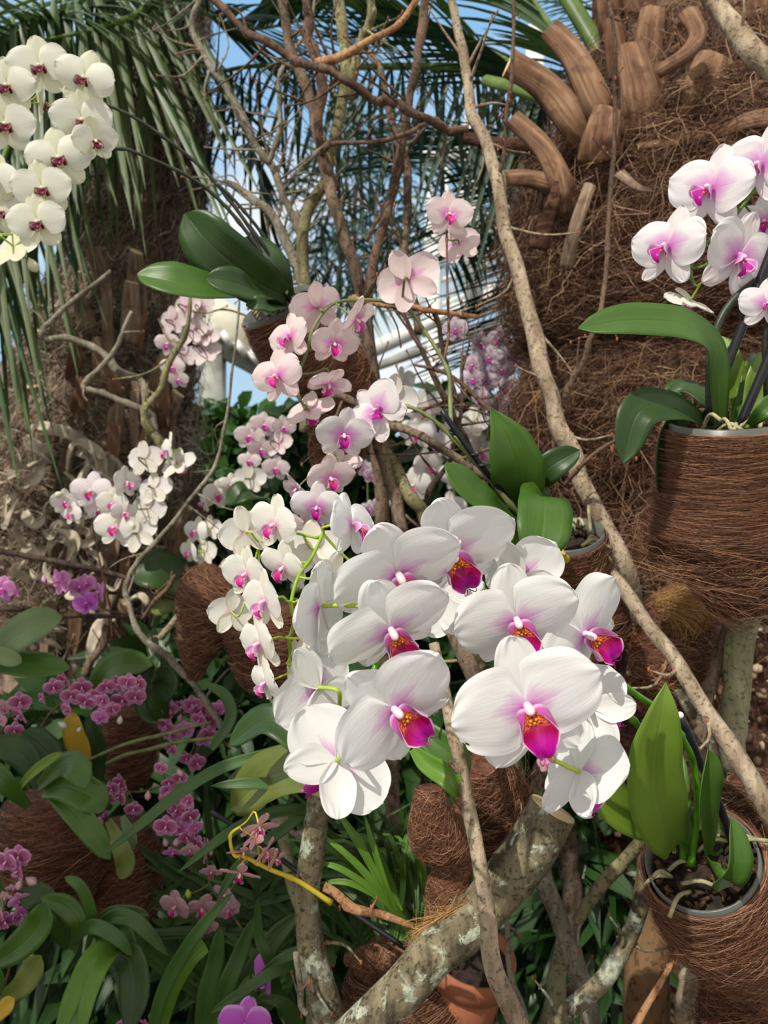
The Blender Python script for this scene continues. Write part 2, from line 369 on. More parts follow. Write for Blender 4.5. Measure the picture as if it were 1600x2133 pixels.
M['leaflet'] = leaf_mat('palm_leaflet', (0.025, 0.065, 0.014), (0.065, 0.125, 0.030), rough=0.42, trans=0.12, veins=8)
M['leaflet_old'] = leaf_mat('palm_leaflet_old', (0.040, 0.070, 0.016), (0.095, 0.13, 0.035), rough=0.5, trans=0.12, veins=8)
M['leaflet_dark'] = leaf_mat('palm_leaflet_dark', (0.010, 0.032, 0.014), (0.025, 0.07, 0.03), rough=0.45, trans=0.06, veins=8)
M['rachis'] = plain('palm_rachis_green', (0.10, 0.17, 0.035), 0.4, 0.3, sc=12)
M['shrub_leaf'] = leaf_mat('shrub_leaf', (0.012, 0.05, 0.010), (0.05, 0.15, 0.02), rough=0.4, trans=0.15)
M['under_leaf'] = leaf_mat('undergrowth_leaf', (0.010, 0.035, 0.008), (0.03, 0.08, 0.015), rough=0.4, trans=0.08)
M['bark_brown'] = bark_mat('bark_brown', (0.065, 0.046, 0.033), (0.26, 0.19, 0.13), (0.36, 0.36, 0.22), 0.64)
M['bark_red'] = bark_mat('bark_red_brown', (0.06, 0.036, 0.026), (0.20, 0.128, 0.088))
M['bark_olive'] = bark_mat('bark_olive', (0.10, 0.09, 0.045), (0.30, 0.27, 0.14), (0.42, 0.42, 0.20), 0.58)
M['bark_pale'] = bark_mat('bark_pale', (0.18, 0.125, 0.08), (0.50, 0.41, 0.29), (0.45, 0.46, 0.28), 0.66)
M['bark_orange'] = bark_mat('bark_orange', (0.22, 0.10, 0.045), (0.50, 0.29, 0.15))
M['bark_lichen'] = bark_mat('bark_lichen', (0.06, 0.05, 0.03), (0.27, 0.23, 0.14), (0.42, 0.45, 0.35), 0.53, lsc=24, bs=0.5)
M['bark_green'] = bark_mat('bark_greenish', (0.16, 0.15, 0.085), (0.34, 0.33, 0.20), (0.28, 0.33, 0.12), 0.60, sc=30, bs=0.4)
M['bark_smooth'] = bark_mat('bark_smooth_brown', (0.12, 0.065, 0.03), (0.22, 0.13, 0.065), sc=14, bs=0.3)
M['bark_grey'] = bark_mat('bark_grey', (0.13, 0.11, 0.08), (0.32, 0.29, 0.22), (0.40, 0.42, 0.30), 0.62)
M['bark_dark'] = bark_mat('bark_dark', (0.025, 0.018, 0.014), (0.10, 0.07, 0.05))
M['cut_wood'] = plain('cut_wood', (0.62, 0.47, 0.27), 0.8, 0.2, sc=60)
M['bud'] = plain('leaf_bud_orange', (0.28, 0.085, 0.035), 0.6, 0.4, sc=120)
FS_RED = [(0.0, (0.075, 0.030, 0.017)), (0.45, (0.19, 0.080, 0.045)), (0.8, (0.34, 0.165, 0.09)), (1.0, (0.55, 0.32, 0.18))]
FS_TRUNK = [(0.0, (0.035, 0.016, 0.010)), (0.5, (0.13, 0.060, 0.035)), (0.85, (0.33, 0.18, 0.10)), (1.0, (0.62, 0.43, 0.26))]
FS_GREY = [(0.0, (0.07, 0.048, 0.034)), (0.4, (0.20, 0.14, 0.095)), (0.75, (0.42, 0.33, 0.24)), (1.0, (0.68, 0.60, 0.48))]
M['fibre_red'] = fibre_mat('coir_fibre', FS_RED); M['fibre_trunk'] = fibre_mat('palm_fibre', FS_TRUNK); M['fibre_grey'] = fibre_mat('grey_palm_fibre', FS_GREY)
M['fibre_gold'] = fibre_mat('golden_coir', [(0, (0.20, 0.09, 0.03)), (0.5, (0.42, 0.23, 0.08)), (1, (0.60, 0.38, 0.16))])
M['coir_mat'] = bark_mat('coir_mat', (0.06, 0.025, 0.015), (0.20, 0.088, 0.05), sc=60, stretch=(1, 1, 4), bs=0.9)
M['trunk_core'] = bark_mat('palm_trunk_core', (0.022, 0.010, 0.007), (0.13, 0.062, 0.037), sc=16, stretch=(0.5, 0.5, 3), bs=1.0)
M['trunk_grey'] = bark_mat('palm_trunk_grey', (0.08, 0.055, 0.04), (0.38, 0.28, 0.20), sc=14, stretch=(1, 1, 0.5), bs=1.0)
M['boot'] = boot_mat('cut_leaf_base', (0.075, 0.032, 0.018), (0.23, 0.125, 0.07), (0.44, 0.29, 0.175))
M['boot_grey'] = boot_mat('weathered_leaf_base', (0.10, 0.06, 0.04), (0.29, 0.20, 0.135), (0.56, 0.46, 0.34))
M['curl'] = plain('papery_sheath', (0.46, 0.40, 0.31), 0.8, 0.35, sc=18, bs=0.4)
M['terracotta'] = plain('terracotta', (0.36, 0.13, 0.065), 0.75, 0.15, sc=12, bs=0.1)
M['soil'] = plain('potting_soil', (0.03, 0.02, 0.014), 0.95, 0.6, sc=80, bs=1.0, bd=0.01)
M['chip'] = bark_mat('bark_chip', (0.025, 0.014, 0.009), (0.15, 0.085, 0.05), sc=40)
M['crumb'] = fibre_mat('bark_crumbs', [(0, (0.05, 0.03, 0.02)), (0.5, (0.20, 0.13, 0.085)), (0.85, (0.30, 0.21, 0.14)), (1, (0.48, 0.37, 0.26))], rough=0.9, spec=0.1)
M['root'] = plain('aerial_root', (0.34, 0.32, 0.17), 0.6, 0.35, sc=50)
M['pot_clear'] = plain('pot_plastic_clear', (0.11, 0.115, 0.10), 0.35, 0.1, spec=0.4)
M['ground'] = plain('garden_soil', (0.03, 0.022, 0.015), 0.95, 0.5, sc=9, bs=1.0, bd=0.03)
M['rubble'] = plain('crumbly_bark', (0.10, 0.065, 0.042), 0.9, 0.55, sc=45, bs=1.0, bd=0.01, col2=(0.34, 0.25, 0.17))
M['paint_white'] = plain('white_painted_metal', (0.80, 0.82, 0.80), 0.5, 0.05, sc=3, bs=0.05)
M['paint_cream'] = plain('cream_painted_wood', (0.66, 0.63, 0.52), 0.6, 0.08, sc=3, bs=0.05)
M['paint_grey'] = plain('weathered_grey_paint', (0.30, 0.31, 0.28), 0.7, 0.3, sc=5, bs=0.2)
_g = G('greenhouse_glass'); _t = _g.n('ShaderNodeBsdfTransparent'); _t.inputs[0].default_value = (0.9, 0.97, 0.96, 1)
_gl = _g.n('ShaderNodeBsdfGlossy'); _gl.inputs['Roughness'].default_value = 0.1; _df = _g.n('ShaderNodeBsdfDiffuse'); _df.inputs[0].default_value = (0.8, 0.86, 0.84, 1)
_m1 = _g.n('ShaderNodeMixShader'); _m1.inputs[0].default_value = 0.25; _g.L.new(_t.outputs[0], _m1.inputs[1]); _g.L.new(_df.outputs[0], _m1.inputs[2])
_m2 = _g.n('ShaderNodeMixShader'); _m2.inputs[0].default_value = 0.06; _g.L.new(_m1.outputs[0], _m2.inputs[1]); _g.L.new(_gl.outputs[0], _m2.inputs[2])
_o = _g.n('ShaderNodeOutputMaterial'); _g.L.new(_m2.outputs[0], _o.inputs[0]); M['glass'] = _g.m
# ------------------------------------------------------------------ flowers
def tepal_mb(L, W, seed, cup=0.06, wave=0.012, res=14, claw=0.16, lobed=False, tipk=0.9, fold=0.0):
    """a petal or sepal growing along +X from the origin, its width along Y, its face towards +Z"""
    rg = np.random.default_rng(seed); ph = rg.random(6) * 6.28
    u = ((1 - np.cos(np.linspace(0, np.pi, res + 1))) / 2)[:, None]; v = np.linspace(-1, 1, res + 1)[None, :]
    if lobed:   # broad rounded petal on a narrow claw
        uu = np.clip(u, 0, 1) ** 0.80
        prof = np.sqrt(np.clip(1 - (2 * uu - 1) ** 2, 0, 1)) ** 0.82
        prof = prof * np.clip(0.35 + u / claw * 0.65, 0, 1)
    else:
        uu = u ** tipk
        prof = np.sqrt(np.clip(1 - (2 * uu - 1) ** 2, 0, 1)) ** 0.95 * np.clip(0.55 + u * 1.2, 0, 1)
    prof = np.maximum(prof, 0.015)
    x = L * u * (1 - 0.05 * v ** 2 * (1 if lobed else 0.2)) + 0 * v
    y = W * prof * v * (1 + 0.05 * np.sin(u * 5 + ph[0]))
    rim = np.clip((np.abs(v) - 0.45) / 0.55, 0, 1) + np.clip((u - 0.65) / 0.35, 0, 1) * 0.8
    z = cup * L * (u ** 2) * -1.0 - cup * 0.9 * W * prof * v ** 2 * 2 + wave * (np.sin(7 * u + 5 * v + ph[1]) + 0.6 * np.sin(13 * v + 3 * u + ph[2])) * rim * L * 2
    z = z - fold * W * np.exp(-(v / 0.12) ** 2) * (1 - u) + wave * L * 0.5 * np.sin(3.5 * u + ph[3]) * np.sin(2.5 * v + ph[4])
    mb = MB(); mb.grid(np.stack([x + 0 * y, y, z + 0 * y], -1)); return mb

def rot_z(mb, a, dz=0.0, tilt=0.0, mirror=False):
    R1 = np.array(Matrix.Rotation(a, 3, 'Z')) @ np.array(Matrix.Rotation(-tilt, 3, 'Y'))
    o = MB()
    for v, f, uv in zip(mb.v, mb.f, mb.uv):
        v2 = v.copy()
        if mirror: v2[:, 1] *= -1
        o.v.append(v2 @ R1.T + A((0, 0, dz))); o.f.append(f); o.uv.append(uv); o.n += len(v2)
    return o

def lip_mb(res=8, long=1.0, wide=1.0, cirri=True):
    mb = MB(); u = np.linspace(0, 1, res + 1)[:, None]; v = np.linspace(-1, 1, res + 1)[None, :]
    wd = wide * (0.022 + 0.082 * np.interp(u[:, 0], [0, .12, .32, .5, .7, .88, 1], [0.15, .6, 1.0, .74, .42, .2, .015]))[:, None]
    x = wd * v; y = long * (-0.03 - 0.26 * u) + 0 * v
    z = 0.03 + 0.12 * np.sin(u * 2.4) + 0.75 * wd * v ** 2 - 0.012 * np.cos(v * 3.1) * np.sin(3.1 * u)
    mb.grid(np.stack([x, y, z + 0 * x], -1))
    if cirri:
        for s in (-1, 1):
            pts = cat([(0.006 * s, -0.285 * long, 0.13), (0.035 * s, -0.31 * long, 0.15), (0.05 * s, -0.27 * long, 0.18), (0.035 * s, -0.22 * long, 0.19)], 10)
            mb.tube(pts, np.linspace(0.005, 0.002, 10), 4, vv=0.5); mb.uv[-1][:, 0] = 0.8
    return mb
def wing_mb(s, res=8, wide=1.0):
    mb = MB(); u = np.linspace(0, 1, res + 1)[:, None]; v = np.linspace(0, 1, res + 1)[None, :]
    vv = 0.5 + (v - 0.5) * np.sqrt(np.clip(1 - (u * 0.93) ** 2, 0, 1))
    x = s * wide * (0.022 + 0.035 * vv + 0.075 * np.sin(u * 1.9)); y = -0.005 - 0.15 * vv + 0.045 * u * (1 - vv)
    z = 0.02 + 0.06 * vv + 0.15 * (1 - np.cos(u * 1.5)) + 0.02 * np.sin(3.14 * vv)
    mb.grid(np.stack([x + 0 * z, y + 0 * z, z], -1)); return mb
def column_mb():
    mb = MB(); mb.tube(cat([(0, 0.005, -0.01), (0, 0.0, 0.04), (0, -0.012, 0.085), (0, -0.03, 0.10)], 8), [0.026, 0.028, 0.030, 0.032, 0.032, 0.030, 0.024, 0.012], 10); return mb
def callus_mb():
    mb = MB()
    for x, y, z, r in ((-0.018, -0.07, 0.085, 0.014), (0.018, -0.07, 0.085, 0.014), (0, -0.085, 0.10, 0.012), (-0.03, -0.085, 0.1, 0.009), (0.03, -0.085, 0.1, 0.009)): mb.ball((x, y, z), r, 6)
    return mb

VAR = {
 # petal, sepal, lip, wing, column materials, petal length, half width, sepal length, sepal half width
 'white':  ('petal_white', 'sepal_white', 'lip_magenta', 'wing_pink', 'column_pink', 0.52, 0.30, 0.47, 0.165, 'pedicel_lime'),
 'cream':  ('petal_side', 'sepal_side', 'lip_pink', 'wing_pink', 'column_pink', 0.52, 0.29, 0.50, 0.16, 'pedicel_lime'),
 'blush':  ('petal_blush', 'sepal_blush', 'lip_pink', 'wing_pink', 'column_pink', 0.52, 0.27, 0.48, 0.16, 'stem_olive'),
 'flush':  ('petal_flush', 'sepal_flush', 'lip_violet', 'wing_pink', 'column_pink', 0.53, 0.29, 0.50, 0.15, 'stem_green'),
 'ivory':  ('petal_ivory', 'sepal_ivory', 'lip_maroon', 'wing_maroon', 'column_cream', 0.52, 0.28, 0.48, 0.18, 'pedicel_lime'),
 'far':    ('petal_far', 'sepal_far', 'lip_pink', 'wing_pink', 'column_cream', 0.52, 0.27, 0.47, 0.16, 'stem_olive'),
 'pinkpale': ('petal_pinkpale', 'petal_pinkpale', 'lip_violet', 'wing_pink', 'column_cream', 0.52, 0.26, 0.47, 0.16, 'stem_brown'),
 'speck':  ('petal_speck', 'petal_speck', 'lip_magenta', 'petal_speck', 'column_pink', 0.50, 0.25, 0.46, 0.16, 'stem_brown'),
 'dapple': ('petal_dapple', 'petal_dapple', 'lip_violet', 'petal_dapple', 'column_pink', 0.52, 0.27, 0.47, 0.17, 'stem_brown'),
 'mini':   ('petal_mini', 'sepal_mini', 'petal_mauve', 'petal_mini', 'column_cream', 0.50, 0.27, 0.46, 0.18, 'stem_brown'),
 'mauve':  ('petal_mauve', 'petal_mauve', 'lip_violet', 'petal_mauve', 'column_pink', 0.52, 0.28, 0.47, 0.17, 'stem_brown'),
 'magenta': ('petal_magenta', 'petal_magenta', 'lip_violet', 'petal_magenta', 'column_pink', 0.52, 0.31, 0.47, 0.17, 'stem_green'),
 'coral':  ('petal_coral', 'petal_coral', 'lip_pink', 'petal_coral', 'column_cream', 0.52, 0.15, 0.52, 0.13, 'stem_yellow'),
 'rose':   ('petal_rose', 'petal_rose', 'lip_pink', 'petal_rose', 'column_pink', 0.50, 0.26, 0.46, 0.18, 'stem_olive'),
}
PLACES = {'petal_right': (10, 0.0), 'petal_left': (170, 0.0), 'sepal_top': (90, -0.022), 'sepal_l': (232, -0.022), 'sepal_r': (308, -0.022)}
MESH = {}
def flower_mesh(var, piece, k, hero):
    key = (var, piece, k, hero)
    if key in MESH: return MESH[key]
    V = VAR[var]; seed = (abs(hash(piece)) % 97 if False else sum(map(ord, piece))) + 31 * k
    res = 22 if hero else 10
    if piece.startswith('petal'):
        a, dz = PLACES[piece]; mb = tepal_mb(V[5], V[6], seed, cup=0.05 + 0.05 * (k % 3), wave=0.010, res=res, lobed=V[6] > 0.2, tipk=0.85)
        mb = rot_z(mb, math.radians(a + (k * 37 % 9) - 4), dz + 0.004 * (piece == 'petal_right'), 0.20, mirror=piece == 'petal_left'); mat = M[V[0]]
    elif piece.startswith('sepal'):
        a, dz = PLACES[piece]; mb = tepal_mb(V[7], V[8], seed, cup=0.05 + 0.06 * (k % 3), wave=0.012, res=res if hero else 8, tipk=0.95)
        mb = rot_z(mb, math.radians(a + (k * 53 % 15) - 7), dz, 0.02); mat = M[V[1]]
    elif piece == 'lip': mb = lip_mb(12 if hero else 6, wide=1.22 if var == 'white' else 0.95, long=1.12 if var == 'white' else (0.62 if var == 'ivory' else 0.78)); mat = M[V[2]]
    elif piece == 'wing_l': mb = wing_mb(-1, 10 if hero else 5); mat = M[V[3]]
    elif piece == 'wing_r': mb = wing_mb(1, 10 if hero else 5); mat = M[V[3]]
    elif piece == 'column': mb = column_mb(); mat = M[V[4]]
    elif piece == 'callus': mb = callus_mb(); mat = M['callus']
    MESH[key] = mesh_of(piece.split('_')[0], mb, mat); return MESH[key]

NAMES = {'petal_right': 'petal', 'petal_left': 'petal', 'sepal_top': 'sepal', 'sepal_l': 'sepal', 'sepal_r': 'sepal', 'lip': 'lip', 'wing_l': 'lip_side_lobe', 'wing_r': 'lip_side_lobe', 'column': 'column', 'callus': 'callus'}
def flower_rot(yaw, pitch, roll):
    B = Matrix(((1, 0, 0), (0, 0, -1), (0, 1, 0)))
    return Matrix.Rotation(math.radians(yaw), 3, 'Z') @ Matrix.Rotation(math.radians(-pitch), 3, 'X') @ B @ Matrix.Rotation(math.radians(-roll), 3, 'Z')

FN = [0]
def flower(parent, var, px, py, d, span, yaw=0, pitch=0, roll=0, stem=None, tier=1, k=None, squash=None, pr=None, notch=None):
    """one flower as a part (its stalk) with petals, sepals, lip and column as sub-parts; span in pixels"""
    FN[0] += 1
    if k is None: k = FN[0] % 4
    c = P(px, py, d); s = S(span, d); R = flower_rot(yaw, pitch, roll); Rn = np.array(R)
    mb = MB(); back = c + Rn @ A((0, 0, -0.03 * s))
    if stem is not None:
        D = np.linalg.norm(stem - back, axis=1); j = int(np.argmin(D)); q = stem[j]
        L = D[j]
        mid = back + Rn @ A((0, 0, -1)) * min(0.35 * L + 0.1 * s, 0.5 * s); m2 = (mid + q) / 2 + A((0, 0, -0.05 * L))
        pts = cat([c - Rn @ A((0, 0, 0.0)), back, mid, m2, q], 14)
        if L > 1.6 * s: pts = cat([c, back, mid, mid + (q - mid) * min(1, 1.6 * s / L)], 14)
    else:
        pts = cat([c, back, back + Rn @ A((0, -0.06 * s, -0.28 * s)), back + Rn @ A((0, -0.2 * s, -0.42 * s))], 10)
    mb.tube(pts, 0.021 * s if tier < 3 else 0.028 * s, 6)
    V = VAR[var]
    lm = mesh_of('flower', mb, M[V[9]], off=c, R=Rn)
    o = link('flower', lm, parent)
    loc = c - WORLD[parent.name]
    o.matrix_local = Matrix.Translation(Vector(loc)) @ R.to_4x4()
    pcs = ['petal_right', 'petal_left', 'sepal_top', 'sepal_l', 'sepal_r', 'lip', 'column']
    if tier <= 2: pcs += ['wing_l', 'wing_r']
    if tier == 1: pcs += ['callus']
    for pc in pcs:
        me = flower_mesh(var, pc, k, tier == 1)
        if notch and pc == 'petal_left':
            me = me.copy(); me.name = 'petal'; bm_ = bmesh.new(); bm_.from_mesh(me)
            kill = [f_ for f_ in bm_.faces if ((f_.calc_center_median().x - notch[0]) / notch[2]) ** 2 + ((f_.calc_center_median().y - notch[1]) / notch[3]) ** 2 < 1]
            bmesh.ops.delete(bm_, geom=kill, context='FACES'); bm_.to_mesh(me); bm_.free()
        q = link(NAMES[pc], me, o); q.scale = (s, s, s)
        if squash and pc in squash: q.scale = tuple(s * x for x in squash[pc])
        if pr and pc in pr: q.rotation_euler = tuple(math.radians(x) for x in pr[pc])
    return o

def flower_small(parent, var, px, py, d, span, yaw=0, pitch=0, roll=0, stem=None, k=None):
    return flower(parent, var, px, py, d, span, yaw, pitch, roll, stem, 3, k)

def bud(parent, px, py, d, r, matn, ang=0):
    mb = MB(); c = P(px, py, d); s = S(r, d)
    u = np.linspace(0, 1, 8); pr = np.sin(np.pi * u ** 0.8) * 0.75 * s + 1e-4
    ax = A((math.sin(ang), 0, math.cos(ang)))
    mb.tube(c[None] + (u[:, None] - 0.5) * 2.4 * s * ax[None], pr, 8)
    return part(parent, 'flower_bud', mb, M[matn])

def stem_pts(pp, n=40): return cat([P(*p) for p in pp], n)
def stem(parent, pts, r0, r1, matn, name='flower_stem', nodes=True, sides=8, label=None):
    n = len(pts); rad = np.linspace(r0, r1, n)
    if nodes: rad = rad * (1 + 0.35 * (np.arange(n) % max(6, n // 5) == 0))
    mb = MB(); mb.tube(pts, rad, sides); return part(parent, name, mb, M[matn], label)

# ------------------------------------------------------------------ leaves
def leaf_mb(pp, wpx, face=(0, -1, 0.2), fold=0.25, prof='orchid', nu=18, nv=7, thick=0.0012, roll=0.0, wave=0.02, seed=0, world=False):
    pts = cat([p if world else P(*p) for p in pp], nu + 1)
    d = pts[:, 1].mean() if not world else 1.0
    W = (S(wpx, d) if not world else wpx) / 2
    t = unit(np.gradient(pts, axis=0)); f = unit(np.asarray(face, dtype=float))
    side = unit(np.cross(np.broadcast_to(f, t.shape), t)); nrm = np.cross(t, side)
    if roll:
        ca, sa = math.cos(roll), math.sin(roll); side, nrm = side * ca + nrm * sa, nrm * ca - side * sa
    u = np.linspace(0, 1, nu + 1)
    if prof == 'orchid': wp = np.interp(u, [0, .12, .3, .55, .75, .88, .96, 1], [.38, .55, .82, 1, .95, .72, .40, .04])
    elif prof == 'point': wp = np.interp(u, [0, .15, .35, .6, .8, 1], [.55, .85, 1, .8, .42, .01])
    elif prof == 'strap': wp = np.interp(u, [0, .1, .4, .75, .92, 1], [.6, .85, 1, .85, .5, .03])
    elif prof == 'cut': wp = np.interp(u, [0, .1, .4, .9, 1], [.6, .85, 1, .9, .85])
    v = np.linspace(-1, 1, nv)
    def sheet(off):
        x = (W * wp)[:, None] * v[None]
        z = fold * (W * wp)[:, None] * (np.abs(v)[None] ** 1.3) + W * wave * np.sin(u * 9 + seed)[:, None] * np.abs(v)[None] * 3 + off
        return pts[:, None] + side[:, None] * x[..., None] + nrm[:, None] * z[..., None]
    mb = MB(); a = sheet(0.0); b = sheet(-thick)
    g = np.concatenate([a, b[:, ::-1]], 1)
    uvv = np.concatenate([(v + 1) / 2, (v[::-1] + 1) / 2])
    uv = np.stack(np.meshgrid(u, uvv, indexing='ij'), -1)
    mb.grid(g, uv, closed=True)
    return mb
def leaf(parent, pp, wpx, matn='leaf', name='leaf', label=None, **kw):
    return part(parent, name, leaf_mb(pp, wpx, **kw), M[matn], label)

# ------------------------------------------------------------------ branches
def branch_mb(pp, r, n=None, seed=0, knob=0.12, sides=9, twigs=0, spur=0.0):
    """pp: (px,py,d) points, r: list of pixel radii"""
    rg = np.random.default_rng(seed + len(pp) * 7)
    pts = [P(*p) for p in pp]
    ln = sum(np.linalg.norm(pts[i + 1] - pts[i]) for i in range(len(pts) - 1))
    n = n or int(min(120, max(14, ln / 0.012)))
    c = cat(pts, n); dd = c[:, 1]
    rad = np.interp(np.linspace(0, 1, n), np.linspace(0, 1, len(r)), r) * dd / F
    nz = rg.normal(size=n); nz = np.convolve(nz, [0.25, 0.5, 0.25], 'same')
    rad = rad * (1 + knob * nz)
    if max(r) < 12:
        for i in range(4, n - 3, max(5, n // 12)): rad[i] *= 1.15
    if max(r) >= 12: rad = np.convolve(np.pad(rad, 3, 'edge'), np.ones(7) / 7, 'valid')
    c = c + (rg.normal(size=c.shape) * rad[:, None] * 0.07 if max(r) < 12 else 0)
    wl = rg.normal(size=c.shape); ker = np.hanning(11); ker /= ker.sum()
    wl = np.stack([np.convolve(wl[:, q], ker, 'same') for q in range(3)], 1) if n > 12 else wl * 0
    c = c + wl * rad[:, None] * (1.3 if max(r) < 12 else (0.45 if max(r) < 30 else 0.12))
    mb = MB(); mb.tube(c, rad, sides)
    return mb, c, rad
def add_twigs(mb, c, rad, n, length, seed=0, forward=0.5, bias=(0, 0, 0.2)):
    rg = np.random.default_rng(seed + 11)
    ends = []
    for i in range(n):
        j = rg.integers(2, len(c) - 1); t = unit(c[min(j + 1, len(c) - 1)] - c[j - 1])
        dr = unit(rg.normal(size=3) * A((1, 0.6, 1)) + t * forward + A(bias)); L = length * (0.4 + rg.random() * 0.8)
        p1 = c[j] + dr * L * 0.5 + rg.normal(size=3) * L * 0.08; p2 = p1 + unit(dr + rg.normal(size=3) * 0.35) * L * 0.5
        r0 = min(rad[j] * 0.5, 0.0035); mb.tube(cat([c[j], p1, p2], 7), np.linspace(r0, r0 * 0.35, 7), 5)
        ends.append(p2); ends.append((p1 + c[j]) / 2 + A((0, 0, 0.002)))
    return ends
def buds_part(parent, ends, r, matn='bud'):
    mb = MB()
    for e in ends: mb.ball(e, (r * 0.75, r * 0.75, r * 1.5), 6)
    part(parent, 'buds', mb, M[matn], stuff=True)

GROUPS = {}
def branch_thing(name, label, catg, pp, r, matn, twigs=0, tl=0.12, seed=0, budr=0.0028, cut=None, knob=0.12, sides=9, bias=(0, 0, 0.2), budm='bud', group=None):
    mb, c, rad = branch_mb(pp, r, seed=seed, knob=knob, sides=sides)
    t = thing(name, label, catg, c[np.argmin(c[:, 2])], group)
    part(t, 'branch' if name != 'bare_tree' else 'trunk', mb, M[matn])
    if twigs:
        tb = MB(); ends = []
        for i in range(twigs):
            tb = MB(); ends += add_twigs(tb, c, rad, 1, tl, seed=seed * 31 + i, bias=bias)
            part(t, 'twig', tb, M[matn])
        buds_part(t, ends, budr, budm)
    if cut == 'start':
        mb = MB(); tt = unit(c[0] - c[2]); mb.tube(A([c[0] - tt * 0.002, c[0] + tt * 0.002]), rad[0] * 0.98, 12); part(t, 'cut_end', mb, M['cut_wood'], 'pale sawn end')
    return t, c, rad

# ------------------------------------------------------------------ fibre wrapped bodies
def body(pts, rad, n=60):
    c = cat([A(p) for p in pts], n); r = cat([[x] for x in rad], n)[:, 0]; t, a, b = frames(c); return c, r, t, a, b
def body_mb(B, sides=40, rough=0.03, sc=9, seed=0, open_top=False, squash=None):
    c, r, t, a, b = B; th = np.linspace(0, 2 * np.pi, sides, endpoint=False)
    g = np.zeros((len(c), sides, 3))
    for i in range(len(c)):
        for j in range(sides):
            d = a[i] * math.cos(th[j]) + b[i] * math.sin(th[j])
            p = c[i] + d * r[i]
            k = 1 + rough * (mnoise.noise(Vector(p * sc) + Vector((seed, 0, 0))) * 1.5 + 0.7 * mnoise.noise(Vector(p * sc * 3.1)))
            g[i, j] = c[i] + d * r[i] * k
    mb = MB()
    if not open_top: g = np.concatenate([np.repeat(c[None, :1], sides, 1), g], 0)
    g = np.concatenate([g, np.repeat(c[None, -1:], sides, 1)], 0)
    mb.grid(g, closed=True); return mb
def wrap_strands(B, n, ds=0.05, dth=1.2, K=6, lift=(0.0, 0.05), wob=0.25, rad=0.0006, seed=0, s0=0.0, s1=1.0, front=None, fray=0.0, pw=1.0):
    """fibres lying on a body: ds along, dth around; front restricts to the side facing -Y"""
    c, r, t, a, b = B; rg = np.random.default_rng(seed); m = len(c)
    s = s0 + (s1 - s0) * rg.random(n); th = rg.random(n) * 2 * np.pi
    if front is not None:
        i0 = (s * (m - 1)).astype(int)
        for _ in range(3):
            dirn = a[i0] * np.cos(th)[:, None] + b[i0] * np.sin(th)[:, None]
            bad = dirn[:, 1] > front; th[bad] = rg.random(bad.sum()) * 2 * np.pi
    k = np.linspace(0, 1, K)[None]
    sg = np.where(rg.random(n) < 0.5, -1, 1)[:, None]
    sl = s[:, None] + ds * (rg.normal(size=(n, 1)) * 0.7 + 0.3 * sg) * k + 0.012 * wob * rg.normal(size=(n, K)) * k
    tl = th[:, None] + dth * (0.4 + 0.6 * rg.random((n, 1))) * sg * k + 0.05 * wob * rg.normal(size=(n, K))
    lf = lift[0] + (lift[1] - lift[0]) * rg.random((n, 1)) ** pw * (0.5 + np.sin(3.14 * k) * 0.8) + 0.004
    if fray: lf = lf + fray * (rg.random((n, 1)) ** 4) * k ** 2 * 3
    sl = np.clip(sl, 0, 1); i = np.clip((sl * (m - 1)), 0, m - 1.001); i0 = i.astype(int); fr = (i - i0)[..., None]
    cc = c[i0] * (1 - fr) + c[i0 + 1] * fr; aa = a[i0]; bb = b[i0]; rr = (r[i0] * (1 - fr[..., 0]) + r[i0 + 1] * fr[..., 0]) * (1 + lf)
    pts = cc + rr[..., None] * (aa * np.cos(tl)[..., None] + bb * np.sin(tl)[..., None])
    mb = MB(); mb.strands(pts, rad * (0.6 + 0.8 * rg.random(n)), rg.random(n)); return mb

def fibre_lump(name, label, catg, pp, r, n=2500, seed=0, ds=0.10, dth=0.9, matn='fibre_red', core='coir_mat', rough=0.08, rad=0.0006, sub='fibres', fray=0.05, group=None):
    pts = [P(*p) for p in pp]; rr = [S(x, p[2]) for x, p in zip(r, pp)]
    B = body(pts, rr); t = thing(name, label, catg, B[0][np.argmin(B[0][:, 2])], group)
    part(t, 'wrapping', body_mb(B, 40, rough, 14, seed), M[core])
    part(t, sub, wrap_strands(B, n, ds, dth, fray=fray, rad=rad, seed=seed, front=0.3, lift=(0.0, 0.06)), M[matn], stuff=True)
    return t, B

